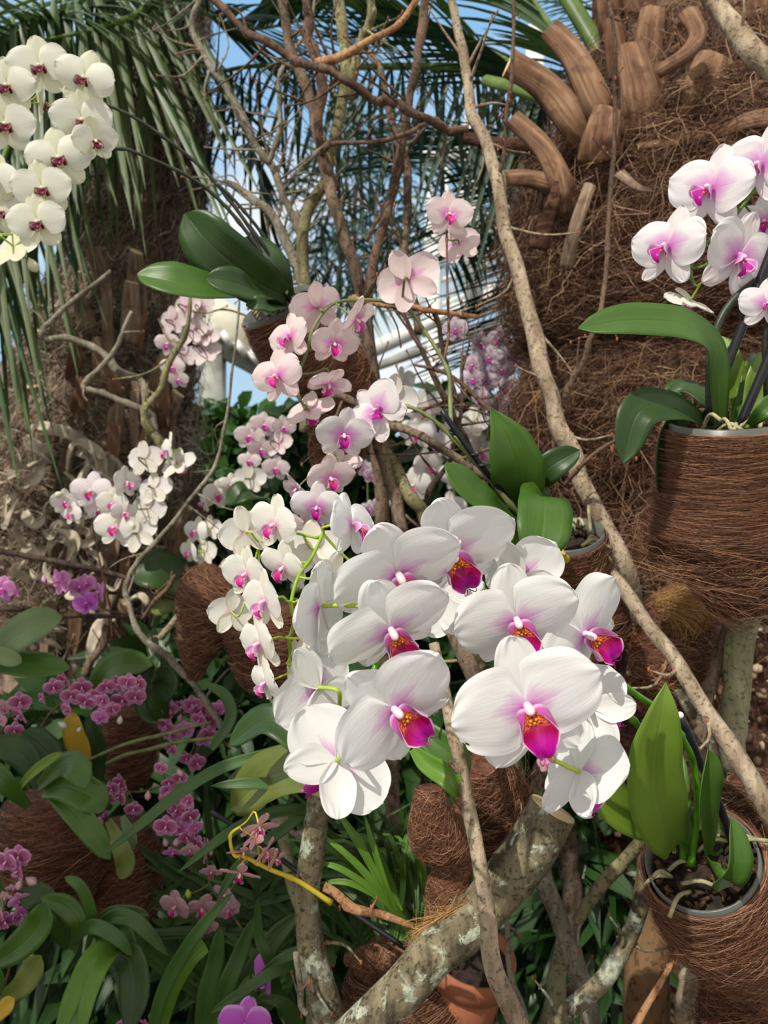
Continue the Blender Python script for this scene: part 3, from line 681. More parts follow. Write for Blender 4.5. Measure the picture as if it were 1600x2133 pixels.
def pot_body(t, top, bot, r_top, r_bot, n=3500, seed=0, rimfill=True, dth=1.2, fray=0.06, rad=0.0005, bulge=1.06, stuff_mat='fibre_red', chips=60, ds=0.12):
    """fibre wrapped pot as parts of thing t; top/bot are world points"""
    top, bot = A(top), A(bot); mid = (top + bot) / 2
    B = body([top, top * 0.7 + bot * 0.3, mid, top * 0.25 + bot * 0.75, bot], [r_top, r_top * bulge, (r_top + r_bot) / 2 * bulge, r_bot * 1.05, r_bot * 0.55])
    part(t, 'fibre_wrap', body_mb(B, 48, 0.05, 14, seed, open_top=True), M['coir_mat'])
    part(t, 'loose_fibre', wrap_strands(B, n, ds, dth, K=8, fray=fray, rad=rad, seed=seed, front=0.35, lift=(0.0, 0.05)), M[stuff_mat], stuff=True)
    ax = unit(bot - top); e1 = unit(np.cross(ax, A((0, 1, 0)))); e2 = np.cross(ax, e1); th = np.linspace(0, 2 * np.pi, 40, endpoint=False)
    ring = lambda rr, z: top + ax * z + rr * (e1[None] * np.cos(th)[:, None] + e2[None] * np.sin(th)[:, None])
    mb = MB(); mb.grid(np.stack([ring(r_top * 0.97, 0.06), ring(r_top * 0.975, -0.006), ring(r_top * 0.93, -0.007), ring(r_top * 0.90, 0.05)], 0), closed=True)
    part(t, 'pot', mb, M['pot_clear'], 'translucent plastic pot rim')
    mb = MB(); mb.grid(np.stack([ring(r_top * 0.92, 0.016), ring(r_top * 0.5, 0.010), ring(0.0005, 0.008)], 0), closed=True)
    part(t, 'potting_mix', mb, M['soil'])
    rg = np.random.default_rng(seed + 3); mb = MB()
    for i in range(chips):
        q = rg.random() * 6.28; rr = r_top * 0.88 * math.sqrt(rg.random()); p = top + ax * (0.008 - 0.006 * rg.random()) + rr * (e1 * math.cos(q) + e2 * math.sin(q))
        mb.box(p, A((0.0055, 0.003, 0.0015)) * (0.4 + rg.random()), np.array(Matrix.Rotation(rg.random() * 6, 3, rg.normal(size=3))))
    part(t, 'bark_chips', mb, M['chip'], stuff=True, smooth=False)
    mb = MB()
    for i in range(14):
        q = rg.random() * 6.28; rr = r_top * 0.6; p = top + rr * (e1 * math.cos(q) + e2 * math.sin(q)); dr = unit(rg.normal(size=3) * A((1, 1, .3)))
        mb.tube(cat([p, p + dr * 0.02 - ax * 0.012, p + dr * 0.045 + ax * 0.004], 9), 0.0026, 6)
    part(t, 'aerial_roots', mb, M['root'], stuff=True)
    return B, e1, e2, ax

# ------------------------------------------------------------------ palm fronds
def frond_mb(pts, Lf, n, w=0.014, droop=0.5, sides=(-1, 1), up=(0, 0, 1), seed=0, r0=0.012, fwd=0.6, lo=0.12, hi=1.0, vary=0.15, spread=1.0, hang=None):
    """pts world rachis; returns rachis mb and leaflet mb"""
    rg = np.random.default_rng(seed); c = cat(pts, 60); t, _, _ = frames(c)
    rb = MB(); rb.tube(c, np.linspace(r0, r0 * 0.25, 60), 7)
    lb = MB(); K = 7; k = np.linspace(0, 1, K)
    for i in range(n):
        q = lo + (hi - lo) * (i + rg.random() * 0.5) / n; j = min(58, int(q * 59))
        for s in sides:
            sd = unit(np.cross(t[j], A(up)) * s) * spread
            dr = unit(sd + t[j] * fwd + rg.normal(size=3) * 0.10 + A(up) * 0.15)
            if hang is not None: dr = unit(A(hang) + t[j] * fwd + sd * 0.35 + rg.normal(size=3) * 0.07)
            L = Lf * (0.55 + 0.45 * math.sin(min(1, q * 1.1) * 2.6)) * (1 + rg.normal() * vary)
            p = c[j][None] + dr[None] * (L * k)[:, None] + A((0, 0, -1))[None] * (droop * L * k ** 2)[:, None]
            tt = unit(np.gradient(p, axis=0)); sv = unit(np.cross(tt, t[j][None] * 0.3 + A((0.1, 0, 1)) if abs(dr[2]) < 0.7 else A((0.3, 1, 0)) + 0 * tt)); nn = np.cross(tt, sv)
            wd = w * np.interp(k, [0, .15, .5, .85, 1], [.35, 1, .9, .5, .03]) / 2
            g = np.stack([p - sv * wd[:, None] + nn * wd[:, None] * 0.4, p, p + sv * wd[:, None] + nn * wd[:, None] * 0.4], 1)
            lb.grid(g)
    return rb, lb
def frond(parent, pts, Lf, n, matn='leaflet', rm='rachis', label=None, **kw):
    rb, lb = frond_mb(pts, Lf, n, **kw)
    fr = part(parent, 'frond', lb, M[matn], label); rr = link('rachis', mesh_of('rachis', rb, M[rm], off=WORLD[parent.name]), fr)
    return fr

def cloud_leaves(c, rad, n, L, w, seed=0, bias=(0, -0.6, 0.4), droop=0.3, shell=0.5):
    rg = np.random.default_rng(seed); mb = MB()
    p = unit(rg.normal(size=(n, 3))) * ((shell + (1 - shell) * rg.random((n, 1))) ** 0.8) * A(rad) + A(c)
    d = unit(rg.normal(size=(n, 3)) + (p - A(c)) / A(rad) * 0.8 + A((0, 0, -0.2))); f = unit(rg.normal(size=(n, 3)) * 0.6 + A(bias))
    s = unit(np.cross(f, d)); nn = np.cross(d, s); LL = L * (0.6 + 0.8 * rg.random((n, 1)))
    rows = []
    ks = [0, 0.3, 0.65, 1.0]; ws = [0.1, 0.9, 0.75, 0.03]
    for k, q in zip(ks, ws):
        ctr = p + d * LL * k + A((0, 0, -1)) * droop * LL * k * k
        rows.append(np.stack([ctr - s * w * q * LL / L + nn * w * 0.3 * q, ctr, ctr + s * w * q * LL / L + nn * w * 0.3 * q], 1))
    g = np.stack(rows, 1)                      # n,4,3,3
    idx = np.arange(n * 12).reshape(n, 4, 3)
    q = np.stack([idx[:, :-1, :-1], idx[:, 1:, :-1], idx[:, 1:, 1:], idx[:, :-1, 1:]], -1).reshape(-1, 4)
    uv = np.zeros((n, 4, 3, 2)); uv[..., 0] = A(ks)[None, :, None]; uv[..., 1] = A([0, .5, 1])[None, None]
    mb.add(g, q, uv); return mb
# ================================================================== THE SETTING
rg0 = np.random.default_rng(5)
mb = MB(); n = 60; xs = np.linspace(-9, 9, n); ys = np.linspace(-1.5, 26, n)
X, Y = np.meshgrid(xs, ys, indexing='ij'); Z = np.array([[0.06 * mnoise.noise(Vector((x * 0.9, y * 0.9, 0))) for y in ys] for x in xs])
mb.grid(np.stack([X, Y, Z], -1)); solo('ground', None, None, mb, M['ground'], loc=A((0, 0, 0)), kind='structure')

# a low slope of crumbling bark and soil behind the orchids on the right
mb = MB(); c0 = P(1560, 1500, 2.0)
u = np.linspace(0, np.pi, 60); th = np.linspace(0, 2 * np.pi, 80, endpoint=False); g = np.zeros((60, 80, 3))
for i, a in enumerate(u):
    for j, b in enumerate(th):
        d = Vector((math.sin(a) * math.cos(b), math.sin(a) * math.sin(b), math.cos(a)))
        k = 1 + 0.10 * mnoise.noise(d * 6) + 0.07 * mnoise.noise(d * 17) + 0.05 * mnoise.noise(d * 40)
        g[i, j] = (c0[0] + d.x * 0.52 * k, c0[1] + 0.15 + d.y * 0.42 * k, 0.55 + d.z * 0.78 * k)
mb.grid(g, closed=True); solo('bark_mound', 'mound of crumbling brown bark and soil behind the lower right branches', 'mound', mb, M['rubble'])

# ---- greenhouse far behind
gh = thing('greenhouse', 'white framed greenhouse with cream eaves far behind the branches', 'greenhouse', (0.8, 8.5, 0))
def gbar(name, a, b, hw, mat, dy=None):
    a, b = A(a), A(b); m = MB(); ax = b - a; L = np.linalg.norm(ax); z = ax / L; x = unit(np.cross(z, (0, 1, 0.01))); y = np.cross(z, x)
    m.box((a + b) / 2, (hw, dy or hw, L / 2), np.stack([x, y, z], 1)); return part(gh, name, m, M[mat], smooth=False)
q = lambda x, y, d=8.5: P(x, y, d)
gbar('post', q(903, 430), A((q(900, 1000)[0], 8.5, 0.0)), S(13, 8.5), 'paint_white')
gbar('post', q(985, 250), q(985, 640), S(18, 8.5), 'paint_white')
gbar('post', q(1115, 60), q(1100, 800), S(16, 8.5), 'paint_white')
gbar('post', q(443, 700), A((q(440, 1000)[0], 8.5, 0.0)), S(24, 8.5), 'paint_grey')
gbar('post', q(520, 690), q(600, 640), S(10, 8.5), 'paint_grey')
gbar('eave', q(395, 622), q(560, 735), S(34, 8.5), 'paint_cream', 0.25)
gbar('bracket', q(400, 690), q(540, 765), S(20, 8.5), 'paint_grey')
for i in range(5):
    gbar('eave_slat', q(420 + i * 28, 668 + i * 19), q(434 + i * 28, 690 + i * 19), S(6, 8.5), 'paint_white', 0.35)
gbar('eave', q(740, 745), q(1150, 560), S(14, 8.5), 'paint_white'); gbar('eave', q(750, 775), q(1150, 640), S(8, 8.5), 'paint_grey')
gbar('eave', q(880, 330), q(1180, 300), S(12, 8.5), 'paint_white'); gbar('ridge', q(860, 540), q(1180, 440), S(10, 8.5), 'paint_white')
for i in range(9): gbar('glazing_bar', q(870 + i * 34, 745 - i * 17), q(900 + i * 34, 330 - i * 4), S(4, 8.5), 'paint_white')
for i in range(5): gbar('glazing_bar', q(880, 700 - i * 50), q(1160, 590 - i * 50), S(4, 8.5), 'paint_white')
for k in range(2):
    mb = MB(); g = A([[q(760 + 200 * k, 740 - 90 * k, 8.6), q(880 + 140 * k, 340, 8.6)], [q(960 + 200 * k, 655 - 90 * k, 8.6), q(1020 + 160 * k, 320, 8.6)]]); mb.grid(g); part(gh, 'glass_pane', mb, M['glass'])

# ---- trees and shrubs behind, each a thing
def bush(name, label, catg, px, py, d, rpx, rpy, n, L, w, matn, seed, group=None, trunk=True, bias=(0, -0.6, 0.4)):
    c = P(px, py, d); r = A((S(rpx, d), S(min(rpx, rpy), d) * 0.8, S(rpy, d)))
    t = thing(name, label, catg, (c[0], c[1], max(0.0, min(0.02, c[2] - r[2]))), group)
    part(t, 'foliage', cloud_leaves(c, r, n, L, w, seed, bias), M[matn])
    if trunk:
        mb = MB(); mb.tube(cat([(c[0], c[1], 0.0), c - A((0.03, 0, r[2] * 0.4)), c + A((0.02, 0, r[2] * 0.3))], 12), np.linspace(0.03, 0.012, 12), 7); part(t, 'trunk', mb, M['bark_dark'])
    return t
BG = [
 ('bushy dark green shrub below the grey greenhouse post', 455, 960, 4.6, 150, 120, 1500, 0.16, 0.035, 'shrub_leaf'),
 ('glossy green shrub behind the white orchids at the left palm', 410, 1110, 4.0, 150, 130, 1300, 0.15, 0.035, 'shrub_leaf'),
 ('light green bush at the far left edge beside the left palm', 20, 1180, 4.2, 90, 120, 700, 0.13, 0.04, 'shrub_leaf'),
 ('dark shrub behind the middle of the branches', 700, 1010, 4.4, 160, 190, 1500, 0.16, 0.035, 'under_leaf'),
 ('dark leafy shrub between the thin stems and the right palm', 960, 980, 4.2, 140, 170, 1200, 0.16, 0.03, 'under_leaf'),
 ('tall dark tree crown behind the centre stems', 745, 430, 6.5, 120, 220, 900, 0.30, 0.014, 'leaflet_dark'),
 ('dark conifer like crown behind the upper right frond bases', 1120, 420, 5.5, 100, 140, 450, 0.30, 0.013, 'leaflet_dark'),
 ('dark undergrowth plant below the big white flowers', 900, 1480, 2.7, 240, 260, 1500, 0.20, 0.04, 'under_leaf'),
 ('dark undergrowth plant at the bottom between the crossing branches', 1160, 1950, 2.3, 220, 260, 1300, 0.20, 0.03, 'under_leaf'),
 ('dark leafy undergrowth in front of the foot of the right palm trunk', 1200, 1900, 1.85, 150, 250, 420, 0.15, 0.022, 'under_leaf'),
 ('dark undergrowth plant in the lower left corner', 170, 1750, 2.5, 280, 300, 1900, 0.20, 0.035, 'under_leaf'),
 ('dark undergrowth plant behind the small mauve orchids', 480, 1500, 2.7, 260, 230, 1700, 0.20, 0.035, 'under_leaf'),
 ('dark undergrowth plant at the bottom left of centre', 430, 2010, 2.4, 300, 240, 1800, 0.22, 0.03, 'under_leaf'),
]
for i, (lb, x, y, d, rx, ry, n, L, w_, m) in enumerate(BG):
    bush('tree' if 'tree' in lb or 'crown' in lb else 'shrub', lb, 'tree' if 'tree' in lb or 'crown' in lb else 'shrub', x, y, d, rx, ry, n, L, w_, m, 40 + i)

t = thing('tree', 'leafy tree added out of view on the left to shade the lower left plants', 'tree', (-1.3, 0.0, 0))  # unseen tree, added to keep the sun off the lower left
part(t, 'foliage', cloud_leaves((-1.42, 0.06, 2.45), (0.46, 0.6, 0.35), 650, 0.24, 0.07, 99, shell=0.3), M['shrub_leaf'])
mb = MB(); mb.tube(cat([(-1.45, -0.1, 0.0), (-1.4, -0.05, 1.2), (-1.3, 0.0, 2.4)], 16), np.linspace(0.05, 0.02, 16), 10); part(t, 'trunk', mb, M['bark_brown'])

# ---- a distant hedge closes the view low down
for i, (lb, x, d) in enumerate((('distant dark hedge section on the left behind the palm', -2.6, 6.3), ('distant dark hedge section in the middle behind the branches', 0.3, 7.0), ('distant dark hedge section on the right behind the palm trunk', 3.2, 6.6))):
    t = thing('hedge', lb, 'hedge', (x, d, 0), 'hedge behind the garden')
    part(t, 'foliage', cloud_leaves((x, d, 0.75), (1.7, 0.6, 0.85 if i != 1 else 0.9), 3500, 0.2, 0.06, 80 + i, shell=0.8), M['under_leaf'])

# ================================================================== RIGHT PALM
rp = thing('palm_tree', 'thick palm trunk shaggy with red brown fibre on the right', 'palm tree', P(1450, 1066, 2.1) * A((1, 1, 0)))
D0 = 2.05
B = body([P(1440, 2500, D0), P(1440, 1500, D0), P(1435, 1150, D0), P(1425, 880, D0), P(1430, 770, D0), P(1430, 680, D0), P(1425, 480, D0), P(1420, 330, D0), P(1400, 230, D0), P(1395, 120, D0 + .05), P(1400, -150, D0 + .1)],
         [0.34, 0.35, 0.36, 0.43, 0.355, 0.43, 0.41, 0.36, 0.28, 0.22, 0.20], 150)
RPB = B
part(rp, 'trunk', body_mb(B, 90, 0.07, 5.5, 3), M['trunk_core'])
part(rp, 'matted_fibre', wrap_strands(B, 24000, 0.030, 0.40, K=6, lift=(0.0, 0.10), wob=0.6, rad=0.0010, seed=2, s0=0.17, s1=0.82, front=0.1, fray=0.10), M['fibre_trunk'], stuff=True)
part(rp, 'hanging_fibre', wrap_strands(B, 4500, 0.10, 0.16, K=7, lift=(0.02, 0.16), wob=0.9, rad=0.0011, seed=7, s0=0.25, s1=0.75, front=0.1, fray=0.12), M['fibre_trunk'], stuff=True)
# crumbling bark at the foot of the fibre, lower down the trunk
c_, r_b, t_, a_v, b_v = B; rgk = np.random.default_rng(6); mb = MB()
for i in range(5200):
    s = 0.06 + 0.17 * rgk.random() + 0.02 * rgk.normal(); j = int(np.clip(s, 0, 1) * (len(c_) - 1)); th = rgk.random() * 6.28; dn = a_v[j] * math.cos(th) + b_v[j] * math.sin(th)
    if dn[1] > 0.1: continue
    z = 0.003 + 0.008 * rgk.random() ** 2
    mb.ball(c_[j] + dn * r_b[j] * (1.01 + 0.07 * rgk.random()) + t_[j] * rgk.normal() * 0.01, (z * (0.6 + rgk.random()), z * (0.6 + rgk.random()), z * (0.5 + 0.7 * rgk.random())), 5, uv=(0, rgk.random() ** 1.3))
part(rp, 'crumbly_bark', mb, M['crumb'], stuff=True, smooth=False)
# flat fibrous shreds
def shreds(B, n, seed, s0, s1, L=0.16, w=0.012, front=0.1, tilt=0.25):
    c, r, t, a, b = B; rg = np.random.default_rng(seed); mb = MB(); m = len(c)
    for i in range(n):
        s = s0 + (s1 - s0) * rg.random(); j = int(s * (m - 1)); th = rg.random() * 6.28; dn = a[j] * math.cos(th) + b[j] * math.sin(th)
        if dn[1] > front: continue
        tg = unit(np.cross(dn, t[j])); d = unit(tg * (1 if rg.random() < .5 else -1) + t[j] * rg.normal() * tilt + dn * 0.12)
        p0 = c[j] + dn * r[j] * (1.02 + 0.06 * rg.random()); LL = L * (0.4 + rg.random()); k = np.linspace(0, 1, 6)
        pp = p0 + d[None] * (LL * (k - 0.5))[:, None] + dn[None] * (0.25 * LL * k ** 2 - 0.03)[:, None] + rg.normal(size=(6, 3)) * LL * 0.02
        sv = unit(np.cross(d, dn + rg.normal(size=3) * 0.5)); ww = w * (0.4 + rg.random()) * np.interp(k, [0, .2, .7, 1], [.5, 1, .7, .1])
        nn = unit(np.cross(sv, d)); g = np.stack([pp - sv * ww[:, None], pp + nn * (ww * 0.5)[:, None], pp + sv * ww[:, None]], 1); mb.grid(g)
    return mb
part(rp, 'shreds', shreds(B, 1500, 5, 0.30, 0.84, w=0.010), M['boot'], stuff=True)
def boot(t, pp, w0, w1, matn='boot', flat=0.5, face=None, cutm=True, name='leaf_base'):
    c = cat([P(*p) for p in pp], 16); tt, _, _ = frames(c); f = A((0, -1, 0.1)) if face is None else A(face)
    sd = unit(np.cross(f, tt)); nn = np.cross(tt, sd); d = c[:, 1]; W = np.linspace(w0, w1, 16) * d / F / 2
    th = np.linspace(0, 2 * np.pi, 14, endpoint=False); g = np.zeros((16, 14, 3))
    for i in range(16):
        for j, q in enumerate(th):
            x, y = math.cos(q), math.sin(q); x = math.copysign(abs(x) ** 0.6, x); y = math.copysign(abs(y) ** 0.8, y)
            k = 1 + 0.06 * math.sin(5 * q + i * 0.5)
            g[i, j] = c[i] + sd[i] * W[i] * x * k + nn[i] * W[i] * flat * (y - 0.35 * x * x) * k
    g = np.concatenate([np.repeat(c[None, :1], 14, 1), g], 0); mb = MB(); mb.grid(g, closed=True); o = part(t, name, mb, M[matn])
    e = g[-1]; ce = e.mean(0); mb = MB(); mb.grid(np.stack([e, (e + ce) / 2 - tt[-1] * 0.004, np.repeat(ce[None], 14, 0) - tt[-1] * 0.006], 0), closed=True)
    q = link('cut_end', mesh_of('cut_end', mb, M['cut_wood'] if cutm else M[matn], off=WORLD[t.name]), o)
    return o
d1 = 1.72
for pp, a_, b_, m, fl in [
  ([(1255, 330, d1 + .1), (1205, 260, d1), (1140, 180, d1), (1060, 130, d1 - .02)], 78, 60, 'boot', .45),
  ([(1290, 300, d1 + .1), (1250, 220, d1 - .02), (1200, 120, d1), (1145, 58, d1)], 80, 50, 'boot', .45),
  ([(1210, 480, d1 + .1), (1175, 390, d1 - .02), (1135, 310, d1), (1068, 245, d1)], 60, 40, 'boot', .5),
  ([(1220, 410, d1 + .1), (1160, 385, d1), (1100, 370, d1), (1035, 372, d1)], 46, 32, 'boot', .5),
  ([(1190, 330, d1 + .2), (1120, 300, d1 + .2), (1040, 300, d1 + .2), (965, 285, d1 + .2)], 40, 24, 'trunk_core', .5),
  ([(1345, 270, d1 - .02), (1335, 190, d1 - .05), (1312, 95, d1 - .04)], 105, 62, 'boot', .4),
  ([(1250, 330, d1 - .04), (1255, 280, d1 - .07), (1268, 228, d1 - .06)], 95, 60, 'boot', .35),
  ([(1355, 230, d1 + .08), (1350, 120, d1 + .06), (1362, 20, d1 + .06)], 80, 52, 'boot', .5),
  ([(1450, 290, d1 - .02), (1462, 200, d1 - .05), (1490, 120, d1 - .04)], 110, 76, 'boot', .4),
  ([(1370, 150, d1 - .10), (1430, 110, d1 - .14), (1455, 70, d1 - .14), (1435, 25, d1 - .12)], 28, 42, 'boot', .6),
  ([(1590, 300, d1 - .02), (1585, 240, d1 - .06), (1580, 175, d1 - .05)], 90, 66, 'boot_grey', .4),
  ([(1520, 250, d1 + .05), (1530, 120, d1 + .05), (1545, 20, d1 + .05)], 70, 46, 'boot', .5),
  ([(1440, 160, d1 + .1), (1445, 60, d1 + .1), (1455, -30, d1 + .1)], 70, 50, 'boot', .5),
  ([(1600, 160, d1 + .1), (1580, 60, d1 + .1), (1590, -30, d1 + .1)], 70, 50, 'boot', .5),
  ([(1180, 560, d1 - .06), (1200, 470, d1 - .1), (1230, 385, d1 - .08)], 30, 26, 'boot_grey', .4),
  ([(1175, 440, d1 - .02), (1172, 400, d1 - .05), (1165, 350, d1 - .04)], 40, 22, 'boot', .4),
  ([(1700, 230, d1 + .1), (1640, 240, d1 - .12), (1560, 250, d1 - .14), (1480, 280, d1 - .1), (1330, 305, d1 - .08)], 60, 14, 'boot', .3),
  ([(1290, 360, d1 - .1), (1330, 390, d1 - .13), (1360, 398, d1 - .12)], 26, 6, 'boot_grey', .3),
  ([(1120, 520, d1 - .02), (1150, 430, d1 - .05), (1165, 380, d1 - .05)], 40, 20, 'trunk_core', .4),
]: boot(rp, pp, a_, b_, m, fl)
rgq = np.random.default_rng(21)
for i in range(22):
    x0 = 1290 + (i % 8) * 46 + rgq.normal() * 10; y0 = 330 - (i // 8) * 110 + rgq.normal() * 20; dx = (x0 - 1400) * 0.12 + rgq.normal() * 12; dd = d1 + 0.04 + 0.06 * (i // 8)
    boot(rp, [(x0 - dx, y0, dd + .08), (x0, y0 - 70, dd), (x0 + dx, y0 - 140 - 40 * rgq.random(), dd - .03)], 62 + rgq.random() * 26, 34 + rgq.random() * 24, 'boot' if i % 3 else 'boot_grey', .35)
for pp, w0, w1 in [([(1300, 200, 1.9), (1250, 100, 1.95), (1160, -40, 2.0)], 46, 34), ([(1310, 130, 1.95), (1285, 60, 1.95), (1270, -60, 1.95)], 44, 36), ([(1400, 100, 1.95), (1390, 30, 1.95), (1395, -60, 1.95)], 30, 26),
                   ([(1500, 160, 1.85), (1560, 60, 1.9), (1640, -40, 1.95)], 30, 22), ([(1240, 260, 1.95), (1130, 200, 1.98), (1010, 165, 2.1)], 44, 24)]:
    boot(rp, pp, w0, w1, 'rachis', .6, cutm=False, name='leaf_stalk')
# fronds of the right palm, arching out to the left behind the stems and up over the view
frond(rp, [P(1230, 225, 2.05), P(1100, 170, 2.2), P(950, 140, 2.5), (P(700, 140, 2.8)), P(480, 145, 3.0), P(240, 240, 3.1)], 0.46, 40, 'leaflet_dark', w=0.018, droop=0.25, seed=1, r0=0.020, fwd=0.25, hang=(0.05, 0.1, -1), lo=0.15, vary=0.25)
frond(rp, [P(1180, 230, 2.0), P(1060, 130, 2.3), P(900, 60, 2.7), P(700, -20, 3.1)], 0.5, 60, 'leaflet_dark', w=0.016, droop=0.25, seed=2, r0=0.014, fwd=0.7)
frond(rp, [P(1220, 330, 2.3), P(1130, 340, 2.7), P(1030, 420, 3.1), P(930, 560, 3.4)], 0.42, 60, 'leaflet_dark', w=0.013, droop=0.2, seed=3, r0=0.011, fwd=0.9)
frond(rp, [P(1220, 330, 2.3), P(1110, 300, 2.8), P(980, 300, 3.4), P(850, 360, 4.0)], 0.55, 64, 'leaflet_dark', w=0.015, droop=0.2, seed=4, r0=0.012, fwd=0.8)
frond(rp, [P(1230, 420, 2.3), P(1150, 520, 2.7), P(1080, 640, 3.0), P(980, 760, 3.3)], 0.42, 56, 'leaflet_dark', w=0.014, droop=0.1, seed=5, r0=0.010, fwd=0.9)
frond(rp, [P(1240, 180, 2.0), P(1150, 60, 2.2), P(1080, -60, 2.4), P(1000, -260, 2.6)], 0.45, 56, 'leaflet', w=0.014, droop=0.25, seed=6, r0=0.013, fwd=0.9, lo=0.05)
frond(rp, [P(1560, 160, 2.0), P(1620, 0, 2.0), P(1700, -200, 2.0), P(1800, -400, 2.1)], 0.45, 50, 'leaflet', w=0.014, droop=0.3, seed=7, r0=0.013, fwd=0.9)

# ================================================================== LEFT PALM
lp = thing('palm_tree', 'grey brown palm trunk with shredded leaf bases and hanging fronds on the left', 'palm tree', P(260, 1066, 3.1) * A((1, 1, 0)))
D1 = 3.1
B = body([P(190, 2600, D1), P(180, 1500, D1), P(175, 1200, D1), P(190, 1000, D1), P(225, 800, D1), P(275, 600, D1), P(310, 380, D1), P(320, 150, D1 + .05), P(330, -150, D1 + .1)],
         [0.40, 0.40, 0.40, 0.40, 0.33, 0.26, 0.22, 0.20, 0.20], 150)
LPB = B
part(lp, 'trunk', body_mb(B, 70, 0.10, 5.0, 8), M['trunk_grey'])
part(lp, 'matted_fibre', wrap_strands(B, 5000, 0.05, 0.5, K=6, lift=(0.0, 0.14), wob=1.4, rad=0.0022, seed=12, s0=0.2, s1=0.95, front=0.1, fray=0.1), M['fibre_grey'], stuff=True)
part(lp, 'hanging_shreds', shreds(B, 800, 15, 0.2, 0.95, L=0.26, w=0.013, tilt=1.2), M['boot_grey'], stuff=True)
rgb = np.random.default_rng(77)
for i in range(34):
    py = 560 + (i // 4) * 105 + rgb.normal() * 18; px = 40 + (i % 4) * 88 + (44 if (i // 4) % 2 else 0) + rgb.normal() * 12
    cx = np.interp(py, [560, 800, 1000, 1400], [285, 225, 190, 180]); hw = np.interp(py, [560, 800, 1000, 1400], [130, 170, 205, 205])
    if abs(px - cx) > hw: continue
    dd = D1 - 0.36 * math.sqrt(max(0.05, 1 - ((px - cx) / hw) ** 2)); k = (px - cx) / hw
    boot(lp, [(px, py + 70, dd + .05), (px + k * 10, py, dd - .03), (px + k * 45, py - 55, dd - .07 - .05 * rgb.random())], 50, 30, 'boot_grey', .35, cutm=i % 3 == 0)
for pp, w_ in [([(190, 935, 2.68), (130, 905, 2.62), (80, 890, 2.62), (70, 920, 2.6)], 30), ([(110, 960, 2.66), (70, 930, 2.6), (50, 910, 2.6)], 34), ([(165, 935, 2.66), (190, 950, 2.6), (180, 990, 2.6)], 26),
               ([(215, 1020, 2.64), (205, 950, 2.6), (160, 925, 2.58), (140, 990, 2.6)], 26), ([(245, 1000, 2.66), (200, 960, 2.62), (170, 945, 2.6)], 52), ([(50, 1010, 2.62), (80, 990, 2.58), (90, 960, 2.6)], 26),
               ([(60, 1060, 2.62), (75, 1090, 2.58), (95, 1075, 2.6)], 28), ([(60, 1130, 2.64), (80, 1150, 2.6), (100, 1135, 2.6)], 34), ([(150, 1110, 2.64), (120, 1120, 2.6), (105, 1160, 2.6)], 34),
               ([(150, 1160, 2.6), (155, 1120, 2.56), (110, 1105, 2.58)], 24), ([(20, 1300, 2.5), (80, 1290, 2.46), (140, 1310, 2.5)], 34), ([(240, 1290, 2.5), (200, 1330, 2.46), (190, 1390, 2.5)], 34), ([(40, 1040, 2.56), (10, 1100, 2.52), (15, 1000, 2.6)], 14)]:
    part(lp, 'papery_sheath', leaf_mb(pp, w_, fold=0.9, prof='point', roll=0.4, wave=0.12), M['curl'])
rgc = np.random.default_rng(8)
for i in range(30):      # long dry brown sheaths standing against the trunk
    py = 700 + (i % 5) * 150 + rgc.normal() * 30; px = 30 + (i // 5) * 62 + rgc.normal() * 16; w_ = 16 + 18 * rgc.random(); L = 80 + 110 * rgc.random(); s_ = rgc.normal() * 18
    cx = np.interp(py, [560, 800, 1000, 1400], [285, 225, 190, 180]); hw = np.interp(py, [560, 800, 1000, 1400], [130, 170, 205, 205])
    if abs(px - cx) > hw: continue
    dd = D1 - 0.37 * math.sqrt(max(0.05, 1 - ((px - cx) / hw) ** 2)) - 0.06
    part(lp, 'dry_sheath', leaf_mb([(px, py + L / 2, dd + .03), (px + s_ * .5, py, dd - .03), (px + s_, py - L / 2, dd - .05 * rgc.random())], w_, fold=0.7, prof='cut', roll=rgc.normal() * 0.4, wave=0.08, seed=i), M['boot' if i % 3 else 'boot_grey'])
for i in range(34):      # pale curled papery shreds
    py = 890 + 480 * rgc.random(); px = 20 + 250 * rgc.random(); a_ = rgc.random() * 6.28; L = 24 + 30 * rgc.random(); dd = 2.60 - 0.05 * rgc.random()
    part(lp, 'papery_sheath', leaf_mb([(px, py, dd + .05), (px + L * math.cos(a_), py + L * math.sin(a_), dd), (px + L * 1.3 * math.cos(a_ + .7), py + L * 1.3 * math.sin(a_ + .7), dd + .01)], 9 + 14 * rgc.random(), fold=1.1, prof='point', roll=rgc.normal() * 0.5, wave=0.15, seed=i), M['curl'])
# fronds of the left palm hanging down in front of its trunk
hf = (0.0, -0.1, -1)
frond(lp, [P(330, -60, 2.9), P(250, -40, 2.6), P(120, -20, 2.45), P(-80, 60, 2.4)], 0.80, 22, 'leaflet', w=0.026, droop=0.1, seed=21, r0=0.016, fwd=0.3, hang=(0.40, 0.0, -1), vary=0.3)
frond(lp, [P(360, -60, 2.7), P(300, 20, 2.5), P(200, 60, 2.4), P(60, 90, 2.35)], 0.62, 17, 'leaflet_old', w=0.024, droop=0.1, seed=22, r0=0.016, fwd=0.2, hang=(0.30, 0.0, -1), vary=0.2)
frond(lp, [P(300, -80, 2.9), P(180, 100, 2.6), P(60, 330, 2.4), P(-40, 620, 2.3)], 0.62, 24, 'leaflet_old', w=0.022, droop=0.1, seed=23, r0=0.016, fwd=0.5, hang=(0.32, 0.0, -1), vary=0.2)
frond(lp, [P(200, -80, 2.9), P(60, 200, 2.6), P(-40, 480, 2.4), P(-120, 800, 2.3)], 0.62, 26, 'leaflet', w=0.022, droop=0.1, seed=24, r0=0.016, fwd=0.5, hang=(0.30, 0.0, -1), vary=0.2)
